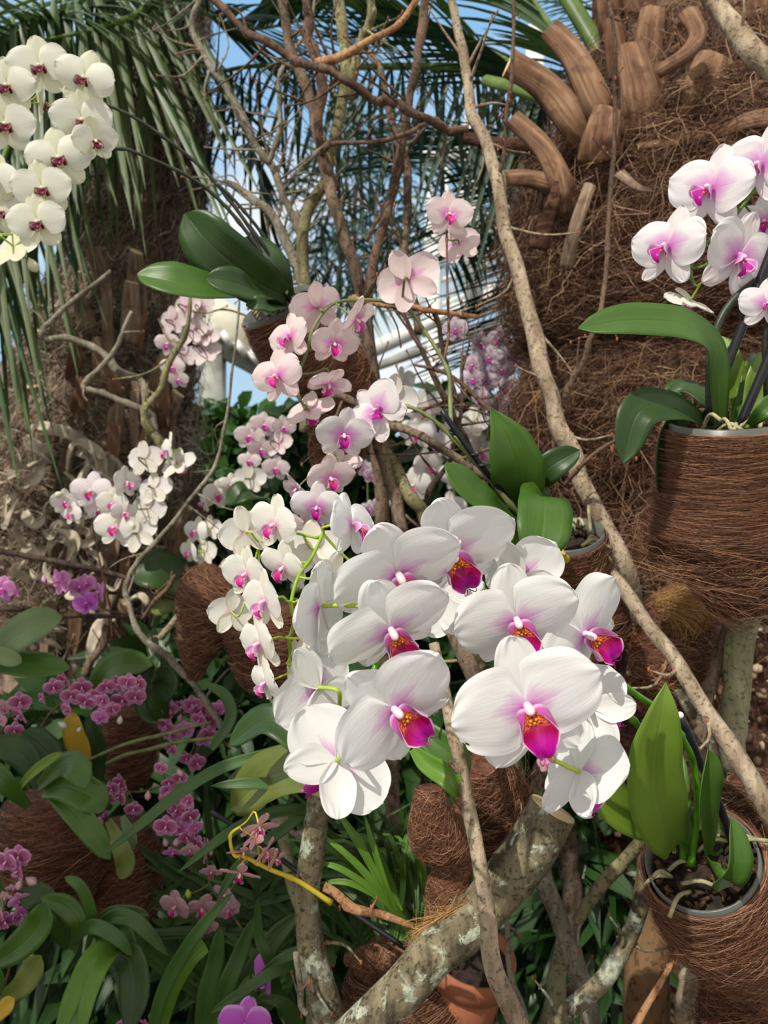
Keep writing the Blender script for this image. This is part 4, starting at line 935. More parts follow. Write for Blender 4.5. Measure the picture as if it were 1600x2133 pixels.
frond(lp, [P(380, -40, 3.0), P(420, 20, 2.9), P(520, 60, 2.85), P(680, 30, 2.8)], 0.55, 50, 'leaflet', w=0.018, droop=0.2, seed=25, r0=0.013, fwd=0.9)
frond(lp, [P(300, -40, 3.0), P(200, 0, 2.7), P(100, 50, 2.5), P(-60, 90, 2.4)], 0.55, 54, 'leaflet', w=0.018, droop=0.15, seed=26, r0=0.013, fwd=0.9)
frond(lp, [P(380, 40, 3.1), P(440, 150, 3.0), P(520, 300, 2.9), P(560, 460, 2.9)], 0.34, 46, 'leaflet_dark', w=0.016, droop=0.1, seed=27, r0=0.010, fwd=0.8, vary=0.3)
frond(lp, [P(330, -120, 3.0), P(420, -120, 2.7), P(620, -60, 2.4), P(900, -40, 2.3)], 0.6, 60, 'leaflet', w=0.018, droop=0.3, seed=29, r0=0.014, fwd=0.7)
# ================================================================== BRANCHES
cs = thing('bare_shrub', 'bare brown shrub of many stems rising behind the pink flushed orchids', 'shrub', P(820, 1066, 1.75) * A((1, 1, 0)))
CS = [
 ([(820, 1900, 1.9), (800, 1300, 1.85), (790, 1000, 1.8), (760, 850, 1.75), (748, 600, 1.7), (715, 490, 1.7), (690, 400, 1.7), (665, 290, 1.7), (645, 190, 1.7), (610, 110, 1.7), (580, -30, 1.7)], [16, 14, 13, 13, 11, 11, 10], 'bark_brown', 20),
 ([(690, 400, 1.72), (662, 280, 1.68), (655, 130, 1.65), (640, 50, 1.65), (630, -30, 1.65)], [11, 10, 9], 'bark_red', 6),
 ([(640, 900, 1.85), (650, 700, 1.8), (632, 560, 1.8), (635, 450, 1.8), (680, 370, 1.8), (700, 260, 1.8), (722, 150, 1.8), (712, 60, 1.8), (703, -30, 1.8)], [14, 13, 12, 12, 11], 'bark_olive', 8),
 ([(722, 200, 1.8), (745, 120, 1.78), (772, 50, 1.76), (778, -30, 1.75)], [10, 9, 8], 'bark_olive', 3),
 ([(860, 1200, 1.75), (800, 900, 1.75), (768, 640, 1.7), (790, 500, 1.7), (820, 400, 1.7), (842, 280, 1.68), (860, 170, 1.66), (873, 80, 1.66), (888, -30, 1.66)], [12, 11, 10, 9, 9], 'bark_red', 8),
 ([(870, 700, 1.72), (855, 540, 1.72), (848, 400, 1.7), (828, 300, 1.7), (812, 240, 1.7), (795, 160, 1.7), (770, 110, 1.7)], [9, 9, 7, 5], 'bark_brown', 6),
 ([(985, 268, 1.60), (930, 262, 1.60), (870, 240, 1.58), (800, 215, 1.58), (720, 175, 1.56), (640, 130, 1.56), (560, 90, 1.56), (500, 45, 1.56), (430, -20, 1.58)], [9, 9, 8, 8], 'bark_red', 8),
 ([(652, 135, 1.58), (710, 120, 1.55), (765, 88, 1.53), (830, 50, 1.52), (875, -10, 1.52)], [13, 8, 7, 6], 'bark_orange', 5),
 ([(672, 320, 1.62), (700, 300, 1.6), (780, 290, 1.58), (850, 278, 1.57), (888, 260, 1.57)], [6, 5, 5, 4], 'bark_red', 3),
 ([(690, 290, 1.62), (650, 330, 1.6), (625, 350, 1.6)], [4, 3], 'bark_brown', 1),
 ([(700, 700, 1.95), (640, 610, 1.95), (600, 520, 1.95), (560, 440, 1.95), (500, 395, 1.95), (470, 380, 1.95)], [14, 12, 9, 6], 'bark_grey', 24),
 ([(640, 520, 1.9), (600, 420, 1.9), (560, 340, 1.9), (520, 280, 1.9), (470, 190, 1.9), (420, 110, 1.9), (400, 50, 1.9), (420, -20, 1.9)], [9, 8, 7, 6, 5], 'bark_grey', 28),
 ([(560, 340, 1.88), (585, 250, 1.88), (580, 160, 1.88), (640, 60, 1.88), (660, -20, 1.88)], [5, 4, 3], 'bark_grey', 16),
 ([(735, 620, 1.5), (760, 700, 1.5), (778, 790, 1.5), (785, 900, 1.5), (815, 1010, 1.5), (835, 1100, 1.5), (850, 1500, 1.5)], [11, 12, 13, 15], 'bark_brown', 4),
 ([(790, 920, 1.55), (815, 960, 1.55), (850, 1030, 1.5), (890, 1090, 1.5), (960, 1300, 1.5), (1000, 1400, 1.5)], [12, 14, 15, 16], 'bark_olive', 2),
 ([(950, 850, 1.5), (925, 740, 1.52), (905, 660, 1.5), (840, 640, 1.5), (800, 560, 1.5)], [5, 5, 4, 3], 'bark_dark', 6),
 ([(985, 960, 1.5), (950, 880, 1.5), (895, 760, 1.5), (860, 690, 1.5), (835, 650, 1.5)], [6, 6, 5, 4], 'bark_dark', 6),
 ([(935, 960, 1.55), (960, 860, 1.5), (965, 780, 1.5), (960, 735, 1.5)], [4, 4, 3], 'bark_red', 6),
 ([(1100, 900, 1.4), (1030, 860, 1.4), (960, 800, 1.42), (910, 770, 1.42), (860, 760, 1.42)], [6, 5, 4, 3], 'bark_red', 6),
 ([(820, 895, 1.25), (870, 905, 1.22), (930, 940, 1.2), (1000, 985, 1.2), (1040, 1010, 1.2)], [9, 8, 8, 7], 'bark_brown', 3),
 ([(690, 815, 1.3), (730, 835, 1.3), (790, 870, 1.28), (825, 897, 1.25)], [8, 8, 7], 'bark_brown', 2),
 ([(735, 620, 1.3), (800, 637, 1.25), (860, 638, 1.22), (920, 648, 1.2), (1000, 660, 1.2)], [5, 6, 6, 4], 'bark_orange', 4),
 ([(760, 500, 1.7), (800, 440, 1.7), (840, 350, 1.7)], [5, 4, 3], 'bark_red', 4),
 ([(935, 960, 1.6), (900, 1020, 1.6), (880, 1100, 1.6)], [6, 8], 'bark_dark', 3),
]
ALL = []
for i, (pp, r, m, tw) in enumerate(CS):
    mb, c, rad = branch_mb(pp, r, seed=i * 13 + 1); st = part(cs, 'stem', mb, M[m])
    for j in range(tw):
        tb = MB(); e = add_twigs(tb, c, rad, 1, 0.17, seed=i * 40 + j); ALL += e
        q = link('twig', mesh_of('twig', tb, M[m if m != 'bark_orange' else 'bark_red'], off=WORLD[cs.name]), st)
buds_part(cs, ALL[::1], 0.0027)

br = branch_thing
br('branch', 'long sunlit bare branch running down past the right palm trunk', 'branch', [(930, -30, 1.5), (955, 70, 1.5), (970, 150, 1.5), (982, 230, 1.48), (1010, 290, 1.45), (1035, 380, 1.42), (1050, 470, 1.4), (1080, 580, 1.38), (1110, 690, 1.35), (1145, 810, 1.32), (1178, 920, 1.3), (1215, 1010, 1.28), (1265, 1100, 1.26), (1310, 1200, 1.25), (1335, 1290, 1.3)], [8, 10, 12, 14, 16, 18, 20, 18, 14], 'bark_pale', 16, 0.14, 3, cut=None)
br('branch', 'long grey brown branch slanting down to the right edge beside the fibre pots', 'branch', [(1190, 1090, 1.2), (1240, 1150, 1.15), (1280, 1210, 1.12), (1330, 1280, 1.08), (1380, 1350, 1.05), (1430, 1420, 1.02), (1475, 1490, 1.0), (1520, 1555, 0.98), (1580, 1650, 0.96), (1650, 1760, 0.96)], [14, 14, 15, 16, 18, 20, 24], 'bark_pale', 5, 0.07, 4, budr=0.003)
br('branch', 'side shoot forking upward in front of the right palm trunk', 'branch', [(1158, 860, 1.32), (1185, 830, 1.3), (1205, 775, 1.28), (1230, 715, 1.27), (1250, 640, 1.27), (1262, 540, 1.27), (1272, 380, 1.27), (1280, 200, 1.27), (1275, 60, 1.27), (1262, -30, 1.27)], [8, 7, 6, 5, 5, 4, 4], 'bark_red', 12, 0.05, 5, budr=0.0025)
br('branch', 'thin red brown twig rising at the top beside the cut leaf bases', 'branch', [(1035, 365, 1.42), (1055, 290, 1.4), (1062, 200, 1.4), (1070, 100, 1.4), (1072, -30, 1.4)], [5, 4, 4, 3], 'bark_red', 7, 0.04, 6, budr=0.0025)
br('branch', 'thick pale branch crossing the top right corner', 'branch', [(1440, -60, 1.1), (1490, 10, 1.1), (1530, 60, 1.08), (1575, 105, 1.06), (1650, 170, 1.05)], [20, 21, 22, 24], 'bark_pale', 3, 0.06, 7)
br('branch', 'thin twig below the small green leaf and fibre pot on the right', 'branch', [(1175, 1015, 1.25), (1200, 980, 1.22), (1240, 945, 1.2), (1290, 915, 1.2)], [5, 5, 4, 3], 'bark_red', 4, 0.05, 8)
br('branch', 'kinked pale twig crossing the hanging fronds on the left', 'branch', [(230, 560, 2.1), (180, 600, 2.1), (120, 655, 2.1), (95, 685, 2.1), (93, 705, 2.1), (140, 705, 2.1), (200, 725, 2.1), (240, 760, 2.1), (290, 790, 2.1), (308, 850, 2.1), (330, 900, 2.1)], [4, 5, 6, 7, 7, 8, 9], 'bark_grey', 3, 0.08, 9)
br('branch', 'forked grey twig in front of the left palm trunk', 'branch', [(276, 650, 2.05), (255, 700, 2.05), (225, 755, 2.05), (176, 803, 2.05), (200, 815, 2.05), (240, 830, 2.05), (305, 855, 2.05), (320, 900, 2.05)], [4, 5, 6, 7, 8], 'bark_grey', 3, 0.08, 10)
br('branch', 'olive twig standing behind the pale pink hanging spray', 'branch', [(395, 620, 1.95), (385, 700, 1.95), (355, 760, 1.95), (320, 820, 1.95), (305, 870, 1.95), (315, 910, 1.95), (340, 950, 1.95)], [4, 6, 7, 9, 11], 'bark_olive', 6, 0.14, 11)
br('branch', 'crooked brown branch bending below the white orchids left of centre', 'branch', [(505, 560, 1.7), (490, 740, 1.7), (470, 870, 1.7), (445, 970, 1.68), (395, 1040, 1.66), (340, 1110, 1.64), (275, 1180, 1.62), (268, 1240, 1.6), (290, 1310, 1.58), (345, 1370, 1.56), (410, 1440, 1.54), (480, 1520, 1.52)], [2, 3, 4, 5, 6, 8, 7], 'bark_grey', 8, 0.12, 12)
br('branch', 'straight pale twig slanting across the brown fibre wrapping on the left', 'branch', [(470, 1165, 1.6), (435, 1215, 1.6), (390, 1270, 1.58), (330, 1333, 1.58)], [5, 6, 7, 7], 'bark_pale', 2, 0.05, 13)
br('branch', 'short red brown twig beside the dark orchid leaf on the left', 'branch', [(368, 1197, 1.58), (340, 1235, 1.58), (298, 1288, 1.58)], [4, 5, 4], 'bark_red', 3, 0.04, 14)
br('branch', 'dark slanting branch behind the white orchids left of centre', 'branch', [(372, 990, 1.8), (410, 1040, 1.8), (450, 1100, 1.8), (500, 1170, 1.8)], [12, 12, 13], 'bark_dark', 2, 0.08, 15)
br('branch', 'long thin dark stem crossing the left palm base, upper one', 'branch', [(-30, 1143, 1.75), (80, 1160, 1.75), (200, 1180, 1.75), (290, 1215, 1.75), (340, 1245, 1.75)], [6, 6, 5, 4], 'bark_dark', 3, 0.1, 16, bias=(0, 0, 0))
br('branch', 'long thin dark stem crossing the left palm base, lower one', 'branch', [(-30, 1266, 1.7), (100, 1277, 1.7), (200, 1285, 1.7), (290, 1288, 1.7)], [6, 6, 5, 4], 'bark_dark', 3, 0.08, 17, bias=(0, 0, 0))
br('branch', 'brown stick leaning up behind the grey green leaves at the left edge', 'branch', [(180, 1410, 1.9), (205, 1350, 1.9), (225, 1290, 1.9), (240, 1240, 1.9)], [9, 9, 8], 'bark_brown', 1, 0.05, 18)
br('branch', 'thin olive stem crossing the dark gap left of centre, upper of the pair', 'branch', [(170, 1590, 1.5), (250, 1555, 1.5), (330, 1530, 1.5), (440, 1505, 1.5)], [4, 4, 3], 'stem_olive', 0, 0.1, 19)
br('branch', 'thin olive stem crossing the dark gap left of centre, lower of the pair', 'branch', [(220, 1595, 1.5), (300, 1562, 1.5), (400, 1540, 1.5), (500, 1525, 1.5)], [4, 4, 3], 'stem_olive', 0, 0.1, 20)
# lower half
br('bare_tree', 'lichen spotted upright trunk at the bottom left of centre', 'tree', [(672, 1600, 1.05), (660, 1700, 1.05), (648, 1790, 1.05), (640, 1880, 1.05), (650, 1970, 1.05), (668, 2060, 1.05), (690, 2160, 1.05), (710, 2500, 1.05)], [23, 26, 28, 30, 33, 36], 'bark_lichen', 7, 0.07, 21, knob=0.10, sides=16)
br('bare_tree', 'second greenish trunk hidden behind the lichen spotted upright trunk', 'tree', [(585, 1700, 1.3), (600, 1800, 1.25), (630, 1900, 1.2), (650, 2000, 1.15), (660, 2300, 1.12)], [10, 14, 18, 20], 'bark_green', 3, 0.07, 22)
br('branch', 'slender sunlit pale branch hanging down from the white flowers to the bottom edge', 'branch', [(905, 1340, 0.92), (925, 1420, 0.9), (945, 1520, 0.88), (962, 1620, 0.86), (975, 1700, 0.85), (995, 1800, 0.84), (1010, 1900, 0.84), (1022, 1990, 0.84), (1055, 2080, 0.84), (1100, 2200, 0.84)], [10, 12, 14, 15, 16, 18, 20, 23], 'bark_pale', 4, 0.05, 23, sides=12)
br('sawn_limb', 'thick lichen covered limb with a pale sawn end in front of the brown fibre', 'tree', [(1150, 1685, 1.0), (1100, 1765, 1.0), (1045, 1850, 1.0), (985, 1915, 0.98), (915, 1985, 0.96), (840, 2060, 0.95), (750, 2150, 0.94), (600, 2300, 0.94)], [50, 53, 49, 45, 44, 44], 'bark_lichen', 1, 0.05, 24, cut='start', knob=0.05, sides=22)
br('branch', 'brown stem showing between the big white flowers', 'branch', [(905, 1200, 1.0), (930, 1280, 1.0), (955, 1345, 0.98), (985, 1410, 0.96), (1010, 1500, 0.96)], [20, 17, 16, 16], 'bark_brown', 0, 0.05, 25, sides=12)
br('bare_tree', 'greenish forked stem at the bottom beside the pale hanging branch', 'tree', [(1110, 1760, 1.25), (1140, 1850, 1.2), (1170, 1930, 1.2), (1205, 2020, 1.18), (1235, 2110, 1.18), (1250, 2300, 1.18)], [20, 19, 20, 24], 'bark_grey', 3, 0.06, 26, sides=12)
br('branch', 'olive branch slanting up to the lower fibre pot', 'branch', [(1345, 1735, 1.1), (1300, 1790, 1.12), (1250, 1850, 1.12), (1203, 1920, 1.12)], [14, 14, 13, 11], 'bark_olive', 2, 0.05, 27, sides=10)
br('branch', 'crossing lichen flecked branch at the bottom below the lower fibre pot', 'branch', [(1350, 1790, 1.1), (1335, 1880, 1.1), (1300, 1980, 1.1), (1260, 2040, 1.08), (1200, 2090, 1.06), (1140, 2150, 1.05), (1060, 2250, 1.05)], [16, 18, 20, 20, 22], 'bark_lichen', 3, 0.07, 28, sides=12)
br('bare_tree', 'smooth brown trunk standing left of the lower fibre pot', 'tree', [(1370, 1700, 1.45), (1365, 1850, 1.42), (1355, 1980, 1.4), (1345, 2133, 1.4), (1340, 2500, 1.4)], [38, 42, 46, 50], 'bark_smooth', 0, 0.05, 29, knob=0.03, sides=20)
br('branch', 'thin grey twig curving down at the bottom right of the pale hanging branch', 'branch', [(1050, 1860, 1.15), (1055, 1950, 1.15), (1060, 2030, 1.15), (1085, 2090, 1.15), (1120, 2180, 1.15)], [5, 6, 6, 7], 'bark_grey', 1, 0.05, 30)
br('branch', 'orange brown bare twig in front of the smooth brown trunk', 'branch', [(1424, 1955, 0.95), (1400, 2005, 0.95), (1370, 2065, 0.95), (1325, 2140, 0.95), (1290, 2200, 0.95)], [5, 6, 7, 8], 'bark_orange', 3, 0.04, 31)
br('bare_tree', 'grey green stem with a fork on the right under the upper fibre pot', 'tree', [(1640, 1150, 1.2), (1600, 1215, 1.2), (1560, 1270, 1.2), (1540, 1340, 1.2), (1535, 1420, 1.2), (1528, 1500, 1.2), (1525, 1580, 1.2), (1530, 1700, 1.25), (1520, 2400, 1.3)], [40, 34, 30, 28, 27, 27, 28], 'bark_green', 0, 0.05, 32, knob=0.04, sides=18)
br('branch', 'short branch rising beside the grey green stem on the right', 'branch', [(1520, 1290, 1.25), (1500, 1370, 1.22), (1475, 1440, 1.2), (1460, 1520, 1.18), (1450, 1600, 1.18)], [9, 13, 13, 12], 'bark_brown', 3, 0.06, 33)
br('branch', 'broken stub with lichen between the green stem and the slanting branch', 'branch', [(1410, 1440, 1.25), (1440, 1490, 1.22), (1480, 1560, 1.2), (1500, 1640, 1.2)], [12, 14, 14], 'bark_lichen', 1, 0.05, 34)
br('branch', 'pale peeling stem at the bottom between the brown trunk and lower pot', 'branch', [(1440, 1940, 1.35), (1432, 2050, 1.35), (1425, 2160, 1.35), (1425, 2400, 1.35)], [26, 26, 26], 'bark_pale', 0, 0.05, 35, sides=12)
br('branch', 'dark stem among the undergrowth behind the greenish forked stem', 'branch', [(1180, 1730, 1.7), (1185, 1850, 1.7), (1190, 2000, 1.7), (1195, 2300, 1.7)], [22, 22, 22], 'bark_dark', 1, 0.05, 36, sides=10)
br('branch', 'mossy stem at the bottom edge crossing behind the lichen flecked branch', 'branch', [(1175, 1960, 1.3), (1160, 2040, 1.3), (1140, 2133, 1.3), (1130, 2300, 1.3)], [18, 20, 22], 'bark_green', 1, 0.05, 37, sides=10)
br('branch', 'knobbly thin twig with a cut tip left of the lichen spotted trunk', 'branch', [(618, 1985, 1.0), (624, 2040, 1.0), (630, 2090, 1.0), (640, 2115, 1.0)], [6, 7, 6, 6], 'bark_grey', 2, 0.03, 38)
br('branch', 'long brown dried stem leading from the yellow stalk into the golden fibre', 'branch', [(675, 1855, 0.98), (740, 1880, 0.98), (800, 1905, 1.0), (865, 1930, 1.0)], [10, 10, 8, 6], 'bark_orange', 1, 0.03, 39)
for i, (pts, lb) in enumerate([
  ([(440, 1690, 1.15), (520, 1742, 1.12), (620, 1815, 1.1), (720, 1890, 1.08), (860, 1985, 1.05)], 'long black plastic stake slanting behind the lichen spotted trunk'),
  ([(1205, 1400, 0.95), (1260, 1440, 0.93), (1300, 1475, 0.92)], 'short dark blue black stake beneath the right hand white flower')]):
    mb = MB(); mb.tube(cat([P(*p) for p in pts], 20), S(6, 1.0), 8); solo('plant_stake', lb, 'plant stake', mb, M['stake'])
# loose bare twigs tangled in the middle distance
rgt = np.random.default_rng(9)
# ================================================================== ORCHIDS
# ---- main plant: big white flowers with magenta lips
C = thing('moth_orchid', 'large moth orchid with big white magenta-lipped flowers, potted at lower right', 'orchid', P(1490, 1990, 0.98))
top = P(1462, 1775, 0.93); bot = P(1560, 2010, 1.06)
pot_body(C, top + A((0, 0, -0.01)), bot, S(118, 0.93), S(95, 1.0), n=9000, seed=31, fray=0.08, bulge=1.14, chips=110, rad=0.00034, ds=0.07)
st1 = stem_pts([(1440, 1800, 0.93), (1452, 1700, 0.91), (1447, 1600, 0.89), (1425, 1545, 0.86), (1390, 1492, 0.83), (1330, 1450, 0.80), (1250, 1395, 0.74), (1180, 1375, 0.72), (1100, 1350, 0.73), (1040, 1290, 0.75), (1000, 1220, 0.77), (940, 1190, 0.77), (880, 1200, 0.76), (840, 1250, 0.73), (800, 1340, 0.70), (760, 1440, 0.68), (700, 1500, 0.67)], 100)
stem(C, st1, 0.0042, 0.0028, 'stem_bright')
st2 = stem_pts([(1425, 1790, 0.94), (1410, 1650, 0.90), (1370, 1560, 0.86), (1310, 1490, 0.80), (1260, 1440, 0.74), (1180, 1430, 0.68), (1130, 1500, 0.64), (1110, 1550, 0.62)], 70)
stem(C, st2, 0.0042, 0.0025, 'stem_bright')
AS = np.vstack([st1, st2])
fl = flower
fl(C, 'white', 938, 1148, 0.680, 285, 24, -34, -34, AS, k=0)
fl(C, 'white', 829, 1194, 0.655, 282, 26, -36, -34, AS, k=1)
fl(C, 'white', 814, 1310, 0.610, 270, 26, -34, -36, AS, k=2)
fl(C, 'white', 821, 1476, 0.560, 292, 26, -16, -52, AS, k=3)
fl(C, 'white', 1076, 1290, 0.630, 262, 6, -22, -18, AS, k=4)
fl(C, 'white', 1218, 1320, 0.660, 262, 36, -8, -48, AS, k=5)
fl(C, 'white', 1098, 1470, 0.560, 322, 4, -6, -18, AS, k=6, notch=(-0.49, -0.10, 0.055, 0.022))
fl(C, 'white', 1210, 1610, 0.620, 235, 112, -28, 20, AS, k=7)      # seen from the side, below
fl(C, 'white', 700, 1585, 0.600, 250, -158, -28, -52, AS, k=8)     # back turned
fl(C, 'white', 662, 1432, 0.640, 215, -140, -5, 38, AS, k=9)       # back turned
fl(C, 'white', 668, 1262, 0.660, 215, -108, 0, 18, AS, k=10)       # edge on
fl(C, 'white', 735, 1092, 0.690, 150, 60, 10, 10, AS, k=11)
fl(C, 'white', 1092, 1195, 0.700, 190, 150, 20, 30, AS, k=1)       # behind the right hand flowers
fl(C, 'white', 1235, 1480, 0.690, 190, 160, -10, 60, AS, k=2)
fl(C, 'white', 925, 1235, 0.750, 200, 150, -10, 60, AS, k=0)
lf = leaf
lf(C, [(1405, 1765, 0.92), (1375, 1700, 0.86), (1362, 1600, 0.82), (1378, 1490, 0.80), (1387, 1422, 0.80)], 132, 'leaf_lime', prof='point', fold=0.18, label='large pale green upright pointed leaf')
lf(C, [(1410, 1760, 0.93), (1350, 1720, 0.90), (1300, 1690, 0.88), (1235, 1620, 0.87), (1225, 1590, 0.87)], 84, 'leaf_lime', fold=0.3, label='pale green leaf reaching left')
lf(C, [(1470, 1785, 0.93), (1462, 1710, 0.89), (1462, 1640, 0.87), (1475, 1560, 0.86)], 70, 'leaf', fold=0.7, roll=0.5, label='folded green leaf standing beside the stem')
lf(C, [(1475, 1790, 0.92), (1500, 1830, 0.86), (1530, 1800, 0.84), (1525, 1705, 0.85)], 62, 'leaf', fold=0.6, roll=0.3)
lf(C, [(1450, 1780, 0.93), (1425, 1740, 0.92), (1410, 1650, 0.93), (1412, 1560, 0.95)], 48, 'leaf', fold=0.5)
lf(C, [(1470, 1790, 0.94), (1500, 1740, 0.94), (1492, 1680, 0.95)], 40, 'leaf', fold=0.5)
mb = MB(); mb.tube(cat([P(1540, 1800, 0.94), P(1500, 1680, 0.91), P(1460, 1590, 0.89), P(1418, 1492, 0.87)], 16), S(8.5, 0.9), 8); part(C, 'stake', mb, M['stake'], 'black support stake')
mb = MB(); mb.ball(P(1417, 1490, 0.87), S(8, .87), 8); part(C, 'stake_cap', mb, M['column_pink'], 'pale pink stake tip')

# ---- neighbour: smaller cream white flowers on a bright green stem
Dp = thing('moth_orchid', 'orchid with cream white pink-centred flowers on a bright lime stem left of centre', 'orchid', P(650, 1620, 0.95))
st = stem_pts([(690, 1640, 0.95), (655, 1560, 0.93), (622, 1440, 0.90), (603, 1345, 0.87), (613, 1295, 0.865), (607, 1255, 0.86), (622, 1200, 0.87), (650, 1160, 0.90), (672, 1110, 0.92), (660, 1120, 0.93), (600, 1110, 0.95), (540, 1130, 0.96)], 60)
M['lime_stem'] = plain('lime_flower_stem', (0.26, 0.42, 0.03), 0.35, 0.15)
stem(Dp, st, 0.0025, 0.0016, 'lime_stem')
for x, y, d, s, yw, pt, rl in [
  (552, 1252, 0.83, 138, -48, -8, -8), (540, 1340, 0.83, 132, -50, -10, -10), (552, 1422, 0.82, 112, -55, -14, -8),
  (512, 1108, 0.95, 115, -150, 0, 20), (512, 1195, 0.94, 118, -30, -10, 0), (572, 1092, 0.93, 128, -35, -10, 10), (590, 1182, 0.90, 120, -40, -25, 10),
  (690, 1212, 0.85, 130, 40, -10, 15), (655, 1255, 0.86, 120, 100, -10, 0), (482, 1275, 0.97, 100, -150, 0, 0), (655, 1145, 0.97, 125, 170, -10, 0),
  (632, 1330, 0.84, 120, 110, -5, 20), (622, 1385, 0.86, 110, 130, -10, 20)]:
    fl(Dp, 'cream', x, y, d, s, yw, pt, rl, st, tier=2)
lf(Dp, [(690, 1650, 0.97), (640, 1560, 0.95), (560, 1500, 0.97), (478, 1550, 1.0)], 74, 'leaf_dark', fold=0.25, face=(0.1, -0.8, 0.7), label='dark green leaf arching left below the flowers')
lf(Dp, [(700, 1650, 0.98), (640, 1610, 1.0), (560, 1620, 1.05), (482, 1685, 1.1)], 120, 'leaf_olive', fold=0.2, face=(0.1, -0.8, 0.6), label='broad olive green leaf')
lf(Dp, [(700, 1650, 0.98), (600, 1580, 1.1), (540, 1600, 1.15), (490, 1620, 1.2)], 60, 'leaf_olive', fold=0.2, face=(0.1, -0.8, 0.6))
lf(Dp, [(860, 1560, 0.9), (890, 1590, 0.88), (935, 1620, 0.86), (960, 1660, 0.86)], 46, 'strap_bright', fold=0.6, label='bright green young leaf')
lf(Dp, [(860, 1500, 0.95), (900, 1540, 0.93), (945, 1580, 0.92), (940, 1640, 0.92)], 70, 'leaf', fold=0.4)
Bd = body([P(690, 1600, 1.0), P(695, 1680, 1.02), P(700, 1760, 1.05)], [S(60, 1), S(55, 1), S(35, 1)])

# ---- middle plant: blush flowers with pink centres
Bp = thing('moth_orchid', 'orchid with blush white flowers in a zigzag spray, rising from leaves in the middle', 'orchid', P(1200, 1250, 1.15))
pot_body(Bp, P(1190, 1120, 1.13), P(1215, 1300, 1.2), S(70, 1.13), S(52, 1.2), n=1500, seed=41, chips=20)
sB1 = stem_pts([(1150, 1140, 1.12), (1080, 1070, 1.05), (1010, 985, 1.03), (960, 930, 1.02), (900, 872, 1.02), (845, 845, 1.03), (810, 848, 1.04)], 50)
stem(Bp, sB1, 0.0042, 0.0020, 'stem_olive')
sB2 = stem_pts([(985, 960, 1.03), (945, 905, 1.05), (938, 840, 1.07), (936, 785, 1.08), (920, 745, 1.09), (885, 690, 1.10), (850, 645, 1.10), (800, 628, 1.10), (740, 625, 1.08), (690, 635, 1.06), (655, 680, 1.05), (637, 740, 1.05), (618, 800, 1.05), (640, 860, 1.06), (690, 930, 1.05), (705, 1000, 1.03), (660, 1040, 1.02), (640, 1100, 1.02)], 90)
stem(Bp, sB2, 0.0034, 0.0016, 'stem_olive')
sB3 = stem_pts([(925, 750, 1.09), (935, 690, 1.10), (932, 600, 1.11), (931, 520, 1.11), (930, 455, 1.12)], 30)
stem(Bp, sB3, 0.0020, 0.0016, 'stem_brown')
ASB = np.vstack([sB1, sB2, sB3])
for x, y, d, s, yw, pt, rl, v in [
  (603, 702, 1.02, 116, -42, 4, -10, 'blush'), (577, 782, 1.00, 124, -28, -4, -12, 'blush'), (696, 714, 1.03, 108, 22, -34, 0, 'blush'),
  (660, 640, 1.06, 120, -140, 30, 20, 'blush'), (742, 665, 1.04, 110, 75, -38, -30, 'blush'), (852, 584, 1.08, 140, 165, 10, 20, 'blush'),
  (935, 446, 1.10, 104, 12, -8, 0, 'blush'), (956, 508, 1.13, 92, 170, 0, 10, 'blush'), (686, 800, 1.04, 100, 20, -66, 20, 'blush'),
  (645, 858, 1.05, 112, 150, -40, 10, 'blush'), (785, 855, 1.04, 138, -30, 4, -48, 'flush'), (717, 905, 1.03, 120, 8, -30, 0, 'flush'),
  (688, 995, 1.02, 108, 30, -26, -10, 'blush'), (660, 1056, 1.00, 108, -6, -22, 0, 'flush'), (618, 1018, 1.06, 84, -60, -40, 0, 'blush'),
  (702, 968, 1.06, 110, 160, -50, 10, 'blush'), (655, 1085, 1.04, 90, 60, -30, 0, 'blush'), (822, 830, 1.10, 110, 150, 5, -20, 'far'), (600, 1090, 1.0, 80, -20, -30, 0, 'blush')]:
    fl(Bp, v, x, y, d, s, yw, pt, rl, ASB, tier=2)
lf(Bp, [(1085, 1060, 1.08), (1078, 980, 1.02), (1055, 910, 1.0), (1022, 850, 1.0)], 116, 'leaf', prof='point', fold=0.2, face=(-0.2, -1, 0.3), label='upright glossy green leaf')
lf(Bp, [(1090, 1085, 1.08), (1040, 1060, 1.0), (980, 1020, 0.98), (928, 965, 0.98)], 66, 'leaf', prof='orchid', fold=0.25, face=(0, -0.9, 0.6), label='green leaf reaching to the left')
lf(Bp, [(1100, 1060, 1.08), (1112, 1010, 1.05), (1150, 970, 1.03), (1208, 938, 1.03)], 62, 'leaf_dark', prof='orchid', fold=0.3, face=(0.3, -0.8, 0.3), label='dark leaf reaching up to the right')
lf(Bp, [(1110, 1085, 1.08), (1125, 1035, 1.02), (1135, 1050, 0.98), (1130, 1110, 0.95), (1118, 1168, 0.95)], 116, 'leaf', prof='orchid', fold=0.15, face=(0.1, -1, 0.4), label='broad green leaf hanging forward')
lf(Bp, [(1090, 1085, 1.10), (1075, 1110, 1.06), (1068, 1150, 1.04), (1085, 1185, 1.04)], 56, 'leaf', prof='orchid', fold=0.2)
lf(Bp, [(1150, 1120, 1.1), (1170, 1160, 1.08), (1180, 1165, 1.08), (1172, 1180, 1.08)], 22, 'leaf_yellow', prof='point', fold=0.3)
mb = MB(); mb.tube(cat([P(1110, 1120, 1.1), P(1050, 1030, 1.04), P(980, 940, 1.01), P(920, 855, 1.0)], 16), S(6, 1.0), 8); part(Bp, 'stake', mb, M['stake'], 'black support stake')
for i, (x, y) in enumerate([(945, 896), (950, 903), (988, 948), (1004, 970)]):
    mb = MB(); mb.ball(P(x, y, 1.012), (0.0065, 0.0065, 0.003), 8); part(Bp, 'clip', mb, M['stake'])

